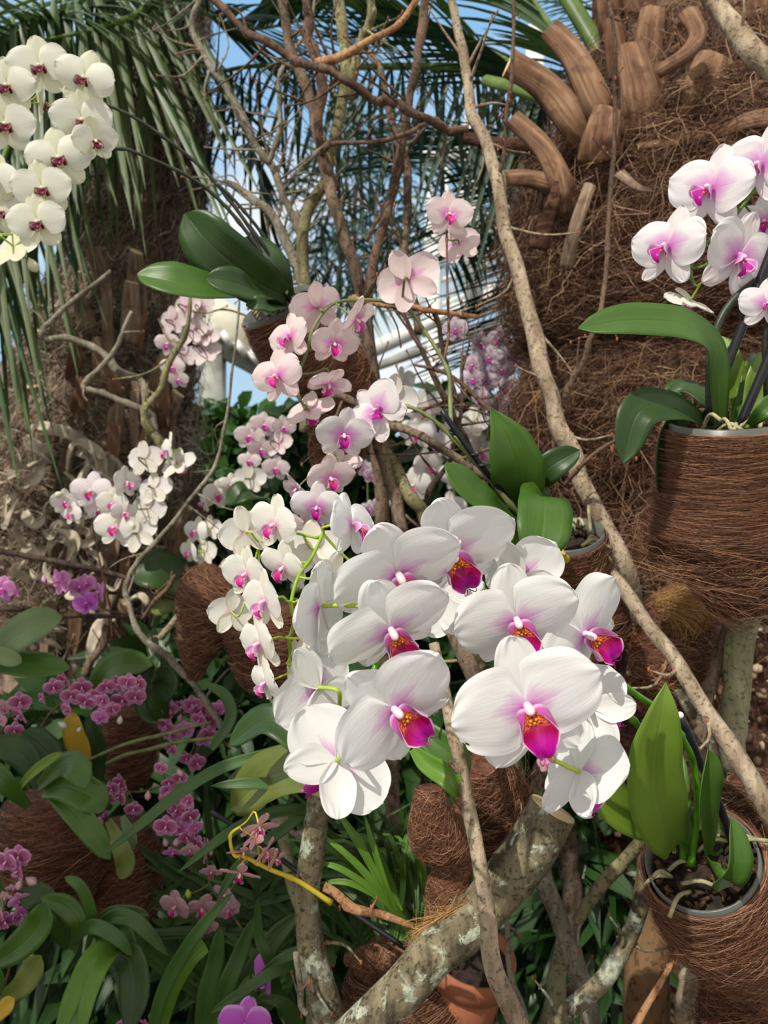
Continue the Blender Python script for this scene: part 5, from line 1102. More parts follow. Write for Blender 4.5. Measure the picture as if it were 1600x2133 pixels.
# ---- upper left plant: ivory flowers with maroon lips
Ap = thing('moth_orchid', 'orchid with ivory flowers and maroon lips arching to the top left', 'orchid', P(680, 960, 1.4))
pot_body(Ap, P(580, 640, 1.34), P(665, 800, 1.42), S(82, 1.34), S(78, 1.42), n=2200, seed=51, chips=20)
sA1 = stem_pts([(592, 615, 1.32), (540, 520, 1.30), (470, 430, 1.28), (400, 372, 1.25), (300, 325, 1.22), (245, 310, 1.21), (150, 330, 1.20), (80, 400, 1.20), (40, 480, 1.20)], 60)
sA2 = stem_pts([(598, 615, 1.32), (530, 490, 1.30), (440, 370, 1.28), (360, 300, 1.25), (280, 245, 1.23), (205, 212, 1.22), (140, 190, 1.21), (70, 192, 1.21), (-10, 220, 1.21)], 60)
sA3 = stem_pts([(600, 615, 1.33), (560, 510, 1.31), (500, 430, 1.29), (450, 380, 1.28)], 30)
for s_ in (sA1, sA2): stem(Ap, s_, 0.0038, 0.0018, 'stem_dark')
stem(Ap, sA3, 0.0034, 0.0024, 'stem_dark')
mb = MB(); mb.tube(cat([P(604, 630, 1.33), P(560, 530, 1.3), P(520, 470, 1.3)], 12), 0.003, 7); part(Ap, 'stake', mb, M['stake'])
ASA = np.vstack([sA1, sA2])
for x, y, d, s, yw, pt, rl in [
  (82, 138, 1.17, 128, 10, -10, -14), (14, 178, 1.16, 118, 10, -14, -4), (176, 162, 1.17, 122, 4, -14, 12), (10, 258, 1.16, 124, 22, -12, -6),
  (170, 250, 1.18, 126, 22, -12, -14), (198, 292, 1.15, 96, 40, -30, -20), (122, 328, 1.15, 130, 14, -12, -16), (88, 392, 1.14, 122, 14, -10, -10),
  (78, 462, 1.13, 120, 10, -10, -14), (-12, 370, 1.17, 105, 0, -10, 10), (0, 440, 1.18, 105, 20, -10, 0), (30, 515, 1.17, 110, 160, -20, 8), (84, 215, 1.20, 80, 120, 10, 0)]:
    fl(Ap, 'ivory', x, y, d, s, yw, pt, rl, ASA, tier=2)
bud(Ap, 68, 552, 1.17, 15, 'sepal_ivory', -0.5)
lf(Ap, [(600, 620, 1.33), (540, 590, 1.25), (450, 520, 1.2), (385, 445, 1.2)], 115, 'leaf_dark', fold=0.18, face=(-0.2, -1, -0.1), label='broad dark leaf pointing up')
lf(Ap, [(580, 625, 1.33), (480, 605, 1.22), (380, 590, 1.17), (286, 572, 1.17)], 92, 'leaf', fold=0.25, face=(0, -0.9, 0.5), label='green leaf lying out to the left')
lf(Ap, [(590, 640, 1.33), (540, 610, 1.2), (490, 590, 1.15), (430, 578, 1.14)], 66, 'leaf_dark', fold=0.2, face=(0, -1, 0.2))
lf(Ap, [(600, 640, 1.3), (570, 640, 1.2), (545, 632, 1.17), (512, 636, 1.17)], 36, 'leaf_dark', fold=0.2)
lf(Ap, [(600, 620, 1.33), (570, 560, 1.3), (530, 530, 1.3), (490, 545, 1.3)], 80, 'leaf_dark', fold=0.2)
t, _ = fibre_lump('fibre_bundle', 'dark brown fibre bundle hanging below the upper left orchid pot', 'fibre bundle', [(640, 720, 1.45), (690, 780, 1.45), (710, 860, 1.45), (700, 960, 1.47), (690, 1010, 1.48)], [60, 78, 70, 52, 25], 1500, 61)

# ---- right plant: lilac centred flowers in a fibre pot
Ep = thing('moth_orchid', 'orchid with white flowers and violet centres in the fibre pot at right', 'orchid', P(1500, 1180, 1.05))
topE = P(1512, 885, 0.98); B_E = pot_body(Ep, topE, P(1500, 1165, 1.03), S(120, 0.98), S(122, 1.03), n=13000, seed=71, fray=0.08, dth=1.7, bulge=1.02, chips=60, rad=0.00034, ds=0.05)
# a fringe of loose hairs under the pot
part(Ep, 'loose_fibre', wrap_strands(body([P(1505, 1090, 1.03), P(1490, 1180, 1.05), P(1440, 1210, 1.07)], [S(128, 1.03), S(118, 1.05), S(30, 1.05)]), 2500, 0.3, 1.3, K=8, lift=(0, .2), wob=2.0, rad=0.00045, seed=72, front=0.4, fray=0.3), M['fibre_red'], stuff=True)
sE = stem_pts([(1580, 870, 0.98), (1660, 700, 0.97), (1680, 520, 0.97), (1640, 400, 0.97), (1590, 380, 0.98), (1545, 432, 0.99), (1505, 485, 1.0), (1450, 522, 1.0), (1440, 570, 1.0), (1446, 592, 1.0)], 60)
stem(Ep, sE, 0.0030, 0.0020, 'stem_green')
sE2 = stem_pts([(1480, 880, 0.97), (1478, 790, 0.96), (1488, 700, 0.95), (1520, 635, 0.95), (1570, 590, 0.95), (1640, 540, 0.95)], 40)
stem(Ep, sE2, 0.0056, 0.0048, 'stem_dark', nodes=False)
sE3 = stem_pts([(1600, 890, 0.97), (1598, 780, 0.96), (1596, 700, 0.95), (1620, 620, 0.95)], 30); stem(Ep, sE3, 0.0052, 0.0045, 'stem_dark', nodes=False)
for a_, b_ in (((1472, 870, 0.965), (1640, 440, 0.93)), ((1542, 885, 0.955), (1625, 690, 0.94))):
    mb = MB(); mb.tube(cat([P(*a_), P(*b_)], 12), S(10, 0.95), 9); part(Ep, 'stake', mb, M['stake'], 'black support stake')
for x, y, d, s, yw, pt, rl in [(1480, 392, 0.97, 188, -50, 4, 14), (1390, 512, 0.96, 172, -54, 2, 10), (1540, 534, 0.94, 186, 18, -16, 16), (1584, 342, 0.96, 170, -56, 0, 14),
                              (1592, 462, 1.0, 120, -30, 0, 0), (1598, 632, 0.93, 110, -10, 0, 0)]:
    fl(Ep, 'flush', x, y, d, s, yw, pt, rl, sE, tier=1)
fl(Ep, 'cream', 1436, 628, 0.97, 112, -150, -48, -10, sE, tier=2)
lf(Ep, [(1500, 880, 0.97), (1490, 740, 0.93), (1440, 680, 0.9), (1320, 668, 0.88), (1205, 684, 0.88)], 88, 'leaf', fold=0.15, face=(0, -0.9, 0.45), label='long flat green leaf reaching left')
lf(Ep, [(1470, 880, 0.97), (1400, 848, 0.93), (1330, 860, 0.91), (1298, 965, 0.91)], 84, 'leaf_dark', fold=0.25, face=(0.1, -0.9, 0.4), label='dark green leaf curling down over the pot rim')
lf(Ep, [(1440, 880, 1.0), (1395, 890, 0.99), (1378, 960, 0.99), (1376, 1032, 1.0)], 46, 'leaf_dark', fold=0.3, face=(0.5, -1, 0))
lf(Ep, [(1500, 880, 0.98), (1460, 825, 1.0), (1420, 810, 1.02), (1385, 840, 1.02)], 56, 'leaf_dark', fold=0.3, face=(0, -0.7, 0.7))
lf(Ep, [(1530, 885, 0.98), (1535, 820, 1.0), (1515, 760, 1.0), (1500, 700, 1.02)], 62, 'leaf_lime', fold=0.4, label='bright upright leaf')
lf(Ep, [(1550, 890, 0.98), (1570, 830, 0.98), (1585, 780, 0.98), (1610, 730, 1.0)], 60, 'leaf_lime', fold=0.4)
lf(Ep, [(1560, 885, 0.94), (1585, 860, 0.92), (1610, 840, 0.92), (1640, 835, 0.92)], 40, 'leaf', fold=0.4)
lf(Ep, [(1530, 880, 0.98), (1560, 800, 1.0), (1572, 770, 1.0), (1580, 740, 1.02)], 50, 'leaf', fold=0.4)

# ---- white orchids by the left palm
Fp = thing('moth_orchid', 'orchid with small white flowers mostly seen from behind, before the left palm trunk', 'orchid', P(480, 1160, 1.85))
sF = stem_pts([(520, 1120, 1.9), (480, 1040, 1.85), (440, 985, 1.8), (405, 968, 1.78), (360, 975, 1.77), (325, 1000, 1.76), (285, 1030, 1.76), (270, 1060, 1.76), (280, 1090, 1.76), (295, 1110, 1.76)], 60)
stem(Fp, sF, 0.0028, 0.0016, 'stem_dark')
for x, y, s, yw, pt, rl, v in [(302, 956, 82, 170, 0, 0, 'far'), (350, 938, 78, -60, 0, 0, 'cream'), (372, 968, 84, 150, -30, 10, 'far'), (322, 1018, 80, 165, -10, 10, 'far'), (308, 1060, 86, 160, 0, -10, 'far'),
                               (238, 1098, 84, 0, 0, 0, 'cream'), (288, 1110, 90, 170, 0, 20, 'far'), (262, 1004, 74, 60, 0, 0, 'far'), (235, 1048, 70, 0, -10, 0, 'cream'), (258, 1068, 60, 40, 0, 0, 'far')]:
    fl(Fp, v, x, y, 1.72, s, yw, pt, rl, sF, tier=2)
Fs = thing('moth_orchid', 'orchid spray with speckled pale pink flowers beside the small white orchids', 'orchid', P(235, 1300, 1.8))
sF2 = stem_pts([(235, 1330, 1.85), (228, 1260, 1.82), (210, 1180, 1.80), (192, 1090, 1.78), (190, 1030, 1.77), (150, 1040, 1.77)], 40); stem(Fs, sF2, 0.0026, 0.0014, 'stem_brown')
for x, y, s, yw, pt, rl, v in [(190, 1022, 92, 0, 0, 0, 'speck'), (135, 1045, 60, 30, -10, 0, 'far'), (205, 1060, 60, 20, -30, 0, 'speck'), (150, 1070, 54, -20, 0, 0, 'far')]:
    fl(Fs, v, x, y, 1.73, s, yw, pt, rl, sF2, tier=2)
bud(Fs, 122, 1030, 1.72, 9, 'sepal_ivory', 1.2)

Gp = thing('moth_orchid', 'pale pink orchid spray hanging before the greenhouse eave', 'orchid', P(560, 700, 2.2))
sG = stem_pts([(520, 660, 2.2), (470, 645, 2.15), (430, 655, 2.12), (400, 690, 2.1), (385, 740, 2.1), (370, 790, 2.1)], 40); stem(Gp, sG, 0.0028, 0.0016, 'stem_dark')
for i, (x, y, s, yw, pt, rl) in enumerate([(390, 640, 74, 150, 0, 0), (360, 668, 66, 160, 10, 0), (418, 642, 66, 170, 0, 20), (350, 715, 62, -20, -20, 0), (402, 690, 70, 160, 0, 0), (428, 735, 72, 165, -20, 20), (385, 740, 60, 170, 0, 0), (360, 765, 54, 0, -10, 0), (430, 700, 66, 160, -20, -20), (372, 790, 46, 0, -20, 0)]):
    fl(Gp, 'pinkpale', x, y, 2.05, s, yw, pt, rl, sG, tier=2)
Hp = thing('moth_orchid', 'pale pink and white orchid spray just left of the blush flowers', 'orchid', P(600, 1100, 2.0))
sH = stem_pts([(610, 1080, 2.0), (560, 1010, 1.95), (560, 930, 1.95), (545, 880, 1.95), (520, 870, 1.95)], 40); stem(Hp, sH, 0.0028, 0.0016, 'stem_dark')
for x, y, s, yw, pt, rl, v in [(520, 908, 66, 0, -10, 0, 'pinkpale'), (550, 885, 62, 20, 0, 0, 'pinkpale'), (582, 925, 66, 150, -10, 0, 'pinkpale'), (545, 935, 60, 10, -20, 0, 'pinkpale'), (575, 975, 60, 0, -10, 0, 'pinkpale'), (520, 960, 50, 0, 0, 0, 'pinkpale'), (520, 998, 74, 170, 0, 0, 'far'), (590, 890, 56, 30, 0, 0, 'pinkpale')]:
    fl(Hp, v, x, y, 1.9, s, yw, pt, rl, sH, tier=2)
Hq = thing('moth_orchid', 'small white orchid with crimson lips above the dark leaf left of centre', 'orchid', P(500, 1200, 1.85))
sHq = stem_pts([(505, 1230, 1.85), (470, 1160, 1.82), (432, 1120, 1.8), (438, 1060, 1.8), (440, 1020, 1.8), (465, 1010, 1.8)], 40); stem(Hq, sHq, 0.0026, 0.0015, 'stem_dark')
for x, y, s, yw, pt, rl in [(452, 1030, 66, 30, -10, 0), (425, 1046, 50, -60, 0, 0), (408, 1106, 64, -30, 0, 0), (396, 1148, 56, -40, -10, 0), (428, 1150, 66, 140, 0, 0), (440, 1100, 56, 150, 0, 0), (480, 1010, 50, 20, -10, 0)]:
    fl(Hq, 'cream', x, y, 1.78, s, yw, pt, rl, sHq, tier=2)
lf(Hq, [(560, 1090, 1.9), (540, 1040, 1.8), (510, 1025, 1.75), (470, 1050, 1.75)], 60, 'leaf_dark', fold=0.2, face=(-0.2, -0.8, 0.5))
lf(Hq, [(560, 1090, 1.9), (500, 1040, 1.85), (470, 1035, 1.82), (452, 1060, 1.8)], 30, 'leaf', fold=0.2)
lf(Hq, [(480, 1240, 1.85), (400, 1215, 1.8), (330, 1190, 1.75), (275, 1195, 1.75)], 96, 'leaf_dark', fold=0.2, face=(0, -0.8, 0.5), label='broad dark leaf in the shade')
lf(Hq, [(480, 1260, 1.9), (420, 1250, 1.85), (360, 1250, 1.8), (315, 1275, 1.8)], 60, 'leaf_olive', fold=0.2, face=(0, -0.8, 0.5))

# background sprays right of centre
Mp = thing('moth_orchid', 'shaded orchid spray with purple blotched flowers beside the long branch', 'orchid', P(1060, 950, 2.2))
sM = stem_pts([(1060, 960, 2.2), (1050, 880, 2.15), (1040, 800, 2.1), (1020, 720, 2.1), (960, 690, 2.1)], 40); stem(Mp, sM, 0.003, 0.0016, 'stem_olive')
rgm = np.random.default_rng(4)
for x, y in [(950, 685), (1000, 715), (1040, 705), (1020, 745), (985, 760), (1010, 790), (1045, 770), (1060, 810), (1005, 830), (1040, 845), (985, 790), (1070, 740)]:
    flower_small(Mp, 'dapple', x, y, 2.08, 58, rgm.normal() * 25 - 5, -10, rgm.normal() * 12, sM)
Np = thing('moth_orchid', 'shaded white orchid spray low behind the blush flowers and thin stems', 'orchid', P(960, 1150, 2.2))
sN = stem_pts([(960, 1100, 2.2), (940, 1000, 2.2), (900, 900, 2.2), (850, 830, 2.2)], 40); stem(Np, sN, 0.003, 0.0016, 'stem_olive')
for x, y in [(840, 800), (880, 850), (925, 845), (870, 900), (920, 925), (960, 900), (890, 970), (950, 990), (1000, 940), (985, 880), (940, 1060), (860, 1010)]:
    flower_small(Np, 'far', x, y, 2.12, 80, rgm.normal() * 40 + 170 * (x % 2), -10, rgm.normal() * 12, sN)
Qp = thing('moth_orchid', 'small violet blotched orchid flowers in the gap under the blush spray', 'orchid', P(800, 1200, 2.2))
sQ = stem_pts([(800, 1180, 2.2), (770, 1080, 2.2), (765, 980, 2.2)], 20); stem(Qp, sQ, 0.0026, 0.0016, 'stem_olive')
for x, y in [(760, 975), (775, 990), (795, 1050), (770, 1060)]: flower_small(Qp, 'dapple', x, y, 2.15, 40, 10, -10, 0, sQ)

# ---- magenta and mauve sprays on the left
def spray(label, base, pts, fls, var, stemn='stem_brown', buds=(), budm='sepal_mini', d=1.6, dir0=0, r=0.0022, small=True, yawj=28):
    t = thing('moth_orchid', label, 'orchid', P(*base)); s_ = stem_pts(pts, 40); stem(t, s_, r, r * 0.5, stemn)
    rg = np.random.default_rng(len(label))
    for f in fls:
        x, y, sp_ = f[:3]; yw = f[3] if len(f) > 3 else rg.normal() * yawj; pt = f[4] if len(f) > 4 else -8 + rg.normal() * 10; v = f[5] if len(f) > 5 else var
        (flower_small if small else fl)(t, v, x, y, d + rg.normal() * 0.01, sp_, yw, pt, rg.normal() * 12, s_, **({} if small else {'tier': 2}))
    for x, y, r_ in buds: bud(t, x, y, d, r_, budm, rg.normal() * 0.4)
    return t, s_
spray('mauve pink orchid spray with one deep magenta face before the left palm base', (300, 1290, 1.75), [(300, 1285, 1.75), (220, 1270, 1.72), (185, 1235, 1.7), (140, 1225, 1.7), (105, 1215, 1.7)],
      [(126, 1212, 62, 150, 10), (165, 1222, 48, 20, -10), (180, 1215, 44, 0, 0), (207, 1233, 48, -50, 0), (180, 1255, 56, 0, -4, 'magenta')], 'mauve', buds=[(92, 1208, 8)], d=1.65, small=False)
spray('pair of magenta orchid blooms cut by the left edge of the picture', (-20, 1300, 1.75), [(-30, 1290, 1.75), (-10, 1250, 1.7), (6, 1230, 1.66)], [(4, 1226, 58, 10, 0), (20, 1240, 40, 60, -20)], 'mauve', d=1.65, small=False)
spray('crowded spray of small veined purple orchids above the yellow leaf', (130, 1520, 1.6), [(60, 1560, 1.62), (110, 1480, 1.6), (160, 1460, 1.58), (220, 1465, 1.58), (280, 1440, 1.58)],
      [(112, 1432, 44), (135, 1418, 44), (148, 1450, 46), (170, 1432, 46), (178, 1462, 46), (203, 1448, 40), (222, 1432, 42), (245, 1425, 44), (265, 1422, 44), (290, 1425, 42), (215, 1460, 42), (255, 1458, 50), (282, 1452, 46), (210, 1492, 40, 0, 0, 'mauve'), (190, 1455, 34, 0, 0, 'mauve'), (138, 1478, 34), (235, 1478, 36), (88, 1455, 30)], 'mini',
      buds=[(250, 1500, 8), (130, 1510, 9), (165, 1520, 6)], budm='sepal_far', d=1.5)
spray('small purple veined orchids at the left edge above the dark leaves', (-20, 1560, 1.6), [(-20, 1560, 1.6), (10, 1510, 1.56), (30, 1470, 1.55)], [(42, 1462, 50), (40, 1490, 48), (30, 1522, 40), (5, 1475, 42, 60, 0, 'rose'), (0, 1500, 34, 0, 0, 'rose')], 'mini', d=1.5)
spray('spray of deep maroon and mauve orchids behind the thin olive stems', (470, 1560, 1.7), [(480, 1560, 1.7), (440, 1520, 1.68), (390, 1490, 1.66), (350, 1475, 1.66)],
      [(355, 1478, 36), (378, 1472, 34), (400, 1468, 44), (418, 1480, 50), (345, 1512, 40), (355, 1530, 42), (385, 1520, 44, 0, 0, 'mauve'), (440, 1502, 56), (432, 1535, 56), (355, 1560, 38), (415, 1500, 40), (390, 1580, 40), (410, 1590, 44), (455, 1475, 36, 0, 0, 'mauve'), (345, 1490, 30)], 'mini', buds=[(360, 1465, 7), (375, 1495, 7), (420, 1455, 6)], d=1.6)
spray('small purple and white orchid cluster left of the long strap leaf', (330, 1650, 1.5), [(330, 1640, 1.5), (290, 1650, 1.48), (250, 1645, 1.46), (235, 1640, 1.46)],
      [(250, 1632, 46), (222, 1662, 46), (248, 1660, 44), (232, 1645, 40), (278, 1685, 42), (215, 1700, 34, 80, -40, 'mauve')], 'mini', buds=[(308, 1657, 9), (208, 1712, 10), (210, 1735, 5)], budm='petal_rose', d=1.42)
spray('tumbling spray of veined purple orchids between the two long strap leaves', (420, 1830, 1.5), [(400, 1820, 1.5), (390, 1750, 1.48), (372, 1690, 1.46), (355, 1655, 1.46)],
      [(345, 1668, 42), (362, 1655, 44), (392, 1668, 42), (368, 1688, 54), (395, 1702, 48), (345, 1722, 54), (375, 1722, 46, 0, 0, 'mauve'), (405, 1725, 38, 50, 0, 'mauve'), (388, 1745, 40), (360, 1775, 42, 0, -40, 'mauve'), (395, 1770, 44, 20, -30, 'rose'), (350, 1648, 40), (335, 1600, 30), (375, 1620, 36), (352, 1630, 34), (410, 1760, 44)], 'mini', buds=[(345, 1755, 8), (367, 1755, 9), (375, 1610, 8)], budm='petal_rose', d=1.4)
spray('purple veined orchid spray at the left edge low down', (-10, 2050, 1.4), [(10, 2050, 1.38), (30, 1980, 1.36), (40, 1900, 1.35), (30, 1800, 1.34)],
      [(12, 1796, 62), (38, 1785, 56), (36, 1815, 50), (10, 1920, 56), (-5, 1905, 40), (42, 1905, 46, 70, 0, 'mauve'), (50, 1925, 44, 80, 0, 'mauve'), (40, 1875, 46, 40, -30, 'mauve'), (10, 1870, 40, 0, -40, 'rose'), (-4, 1985, 40), (28, 1850, 34, 0, -40, 'rose')], 'mini', buds=[(65, 1835, 12), (40, 1843, 10)], budm='petal_rose', d=1.3)
spray('soft pink shaded orchids below the veined purple spray', (520, 1960, 1.5), [(520, 1960, 1.5), (480, 1900, 1.46), (440, 1850, 1.44), (430, 1780, 1.42)],
      [(365, 1888, 74, -20, -10), (420, 1892, 74, 20, -30), (470, 1862, 60, -30, -20), (440, 1815, 50, 0, -40), (430, 1770, 60, 100, 0), (475, 1895, 56, 10, -10), (432, 1930, 50, 10, -20)], 'rose', 'stem_olive', buds=[(392, 1862, 9), (445, 1810, 8)], budm='pedicel_lime', d=1.4, small=False)
t, s_ = spray('coral pink narrow petalled orchid on a thick yellow stem', (860, 1960, 1.1), [(690, 1880, 1.04), (620, 1835, 1.03), (560, 1810, 1.02), (510, 1785, 1.02), (487, 1780, 1.02), (480, 1740, 1.02), (500, 1722, 1.02)],
      [(540, 1722, 84, 30, -40), (508, 1775, 70, 0, -60), (500, 1820, 84, -10, -50), (555, 1775, 64, 60, -20), (530, 1745, 60, 120, -40), (575, 1790, 50, 60, -20)], 'coral', 'stem_yellow', d=1.0, small=False, r=0.0036)
spray('large bright magenta orchid bloom cut by the bottom edge', (520, 2300, 1.1), [(560, 2300, 1.15), (535, 2220, 1.12), (512, 2140, 1.1)], [(510, 2135, 112, 0, 0), (510, 2093, 50, 0, 60)], 'magenta', 'stem_green', d=1.05, small=False)
spray('magenta orchid bloom half hidden behind a strap leaf at the bottom', (590, 2200, 1.2), [(600, 2150, 1.2), (570, 2080, 1.18), (555, 2040, 1.16)], [(552, 2030, 92, -60, 10, 'magenta'), (535, 2050, 50, 30, -20, 'magenta')], 'magenta', 'stem_green', d=1.12, small=False)
spray('tiny purple orchid buds at the bottom edge beside the strap leaves', (330, 2250, 1.3), [(340, 2200, 1.3), (330, 2150, 1.3), (320, 2120, 1.3)], [(328, 2115, 36), (305, 2135, 36), (255, 2135, 30)], 'mini', d=1.25)
spray('far pinkish orchid blooms in the dark behind the lichen spotted trunk', (600, 1850, 1.8), [(640, 1850, 1.8), (600, 1760, 1.78), (590, 1720, 1.75)], [(590, 1715, 60), (632, 1750, 56), (600, 1740, 40)], 'rose', 'stem_olive', d=1.7)
spray('pinkish flowers deep in the gap above the hanging pale branch', (960, 1400, 1.9), [(1000, 1400, 1.9), (960, 1340, 1.88), (950, 1300, 1.86)], [(958, 1290, 46), (950, 1330, 40), (1140, 1590, 44)], 'rose', 'stem_olive', d=1.8)
# ================================================================== LOWER LEAVES, POTS AND FIBRE
def plant(name, label, catg, base, leaves, kw=None):
    t = thing(name, label, catg, P(*base))
    for L in leaves:
        pp, wd, mt = L[:3]; k = dict(prof='strap' if name == 'strap_leaf_plant' else 'orchid', fold=0.25, face=(0, -0.85, 0.5)); k.update(L[3] if len(L) > 3 else {})
        part(t, 'leaf', leaf_mb(pp, wd, **k), M[mt])
    return t
plant('orchid_plant', 'pair of broad grey green orchid leaves at the left edge', 'orchid plant', (-60, 1420, 1.4), [
  ([(-60, 1400, 1.4), (0, 1350, 1.36), (60, 1312, 1.34), (130, 1285, 1.34)], 84, 'leaf_grey'), ([(-60, 1400, 1.4), (0, 1382, 1.38), (70, 1385, 1.36), (146, 1392, 1.36)], 56, 'leaf'), ([(-60, 1370, 1.4), (-20, 1360, 1.34), (20, 1372, 1.32), (45, 1380, 1.32)], 36, 'leaf_grey')])
plant('orchid_plant', 'orchid leaves behind the small mauve flowers, middle left', 'orchid plant', (330, 1560, 1.7), [
  ([(200, 1470, 1.65), (215, 1410, 1.62), (250, 1385, 1.6), (318, 1385, 1.6)], 66, 'leaf'), ([(340, 1500, 1.6), (330, 1460, 1.58), (345, 1420, 1.57), (330, 1390, 1.56)], 62, 'leaf_dark'), ([(345, 1500, 1.6), (310, 1480, 1.6), (305, 1420, 1.6), (330, 1360, 1.62)], 54, 'leaf_dark'),
  ([(370, 1440, 1.6), (345, 1380, 1.62), (330, 1340, 1.64), (350, 1310, 1.66)], 50, 'leaf_dark'), ([(170, 1640, 1.55), (172, 1580, 1.53), (155, 1530, 1.52), (150, 1480, 1.52)], 46, 'leaf_yellow'), ([(205, 1640, 1.55), (208, 1580, 1.54), (195, 1530, 1.53), (185, 1490, 1.53)], 38, 'leaf_dark')])
plant('orchid_plant', 'dark rosette of orchid leaves above the brown pot in the lower left', 'orchid plant', (90, 1680, 1.45), [
  ([(80, 1640, 1.42), (130, 1595, 1.38), (160, 1600, 1.35), (180, 1640, 1.34)], 58, 'leaf'), ([(90, 1650, 1.42), (140, 1640, 1.38), (190, 1660, 1.36), (215, 1690, 1.36)], 70, 'leaf'), ([(80, 1640, 1.44), (60, 1590, 1.44), (30, 1560, 1.44), (-20, 1550, 1.44)], 60, 'leaf_dark'),
  ([(90, 1640, 1.44), (110, 1590, 1.46), (80, 1550, 1.46), (45, 1525, 1.46)], 60, 'leaf_dark'), ([(20, 1670, 1.4), (60, 1620, 1.36), (95, 1590, 1.35), (130, 1568, 1.35)], 22, 'leaf_lime', dict(fold=0.5)), ([(60, 1680, 1.4), (20, 1640, 1.36), (-10, 1610, 1.35), (-40, 1600, 1.35)], 44, 'leaf'),
  ([(100, 1650, 1.42), (150, 1690, 1.36), (190, 1730, 1.34), (230, 1790, 1.34)], 50, 'leaf'), ([(225, 1710, 1.36), (250, 1760, 1.34), (262, 1800, 1.34), (250, 1830, 1.34)], 42, 'leaf_olive'), ([(255, 1700, 1.4), (270, 1740, 1.38), (275, 1770, 1.38)], 28, 'leaf_grey')])
plant('orchid_plant', 'orchid leaves fanning out in the lower left corner', 'orchid plant', (60, 2010, 1.3), [
  ([(-20, 2010, 1.3), (30, 1980, 1.26), (80, 1930, 1.25), (95, 1880, 1.25)], 66, 'leaf'), ([(110, 1950, 1.32), (100, 1900, 1.3), (80, 1870, 1.3), (40, 1860, 1.3)], 60, 'leaf_dark'), ([(140, 1970, 1.32), (120, 1920, 1.3), (100, 1890, 1.3), (60, 1870, 1.3)], 60, 'leaf'),
  ([(0, 2080, 1.25), (40, 2060, 1.22), (70, 2020, 1.22), (85, 1990, 1.22)], 54, 'leaf_olive'), ([(150, 1980, 1.3), (165, 1930, 1.28), (140, 1890, 1.28), (85, 1870, 1.28)], 44, 'leaf'), ([(180, 1980, 1.3), (195, 1920, 1.28), (170, 1850, 1.27), (135, 1826, 1.27)], 24, 'leaf'),
  ([(10, 2070, 1.25), (-10, 2040, 1.24), (-20, 2000, 1.24)], 40, 'leaf'), ([(-20, 2133, 1.2), (10, 2100, 1.2), (30, 2080, 1.2)], 34, 'leaf_yellow')])
plant('strap_leaf_plant', 'strap leaved plant with arching bright leaves at the bottom left', 'strap leaf plant', (230, 2000, 1.3), [
  ([(255, 1970, 1.28), (200, 1990, 1.22), (160, 2060, 1.18), (115, 2180, 1.15)], 46, 'strap_bright'), ([(255, 1975, 1.28), (215, 2010, 1.2), (185, 2080, 1.16), (160, 2190, 1.14)], 34, 'strap_bright'), ([(230, 1985, 1.3), (265, 2000, 1.25), (282, 2060, 1.22), (270, 2150, 1.2)], 72, 'leaf_dark', dict(fold=0.3)),
  ([(200, 1960, 1.3), (230, 1940, 1.28), (265, 1950, 1.26), (285, 2040, 1.26)], 34, 'strap'), ([(150, 1960, 1.3), (190, 1930, 1.26), (240, 1950, 1.24), (275, 1990, 1.24)], 30, 'strap'), ([(200, 1940, 1.3), (240, 1910, 1.28), (290, 1925, 1.27), (350, 1990, 1.27)], 34, 'strap'),
  ([(200, 1930, 1.32), (230, 1905, 1.3), (270, 1900, 1.29), (310, 1905, 1.29)], 30, 'strap')])
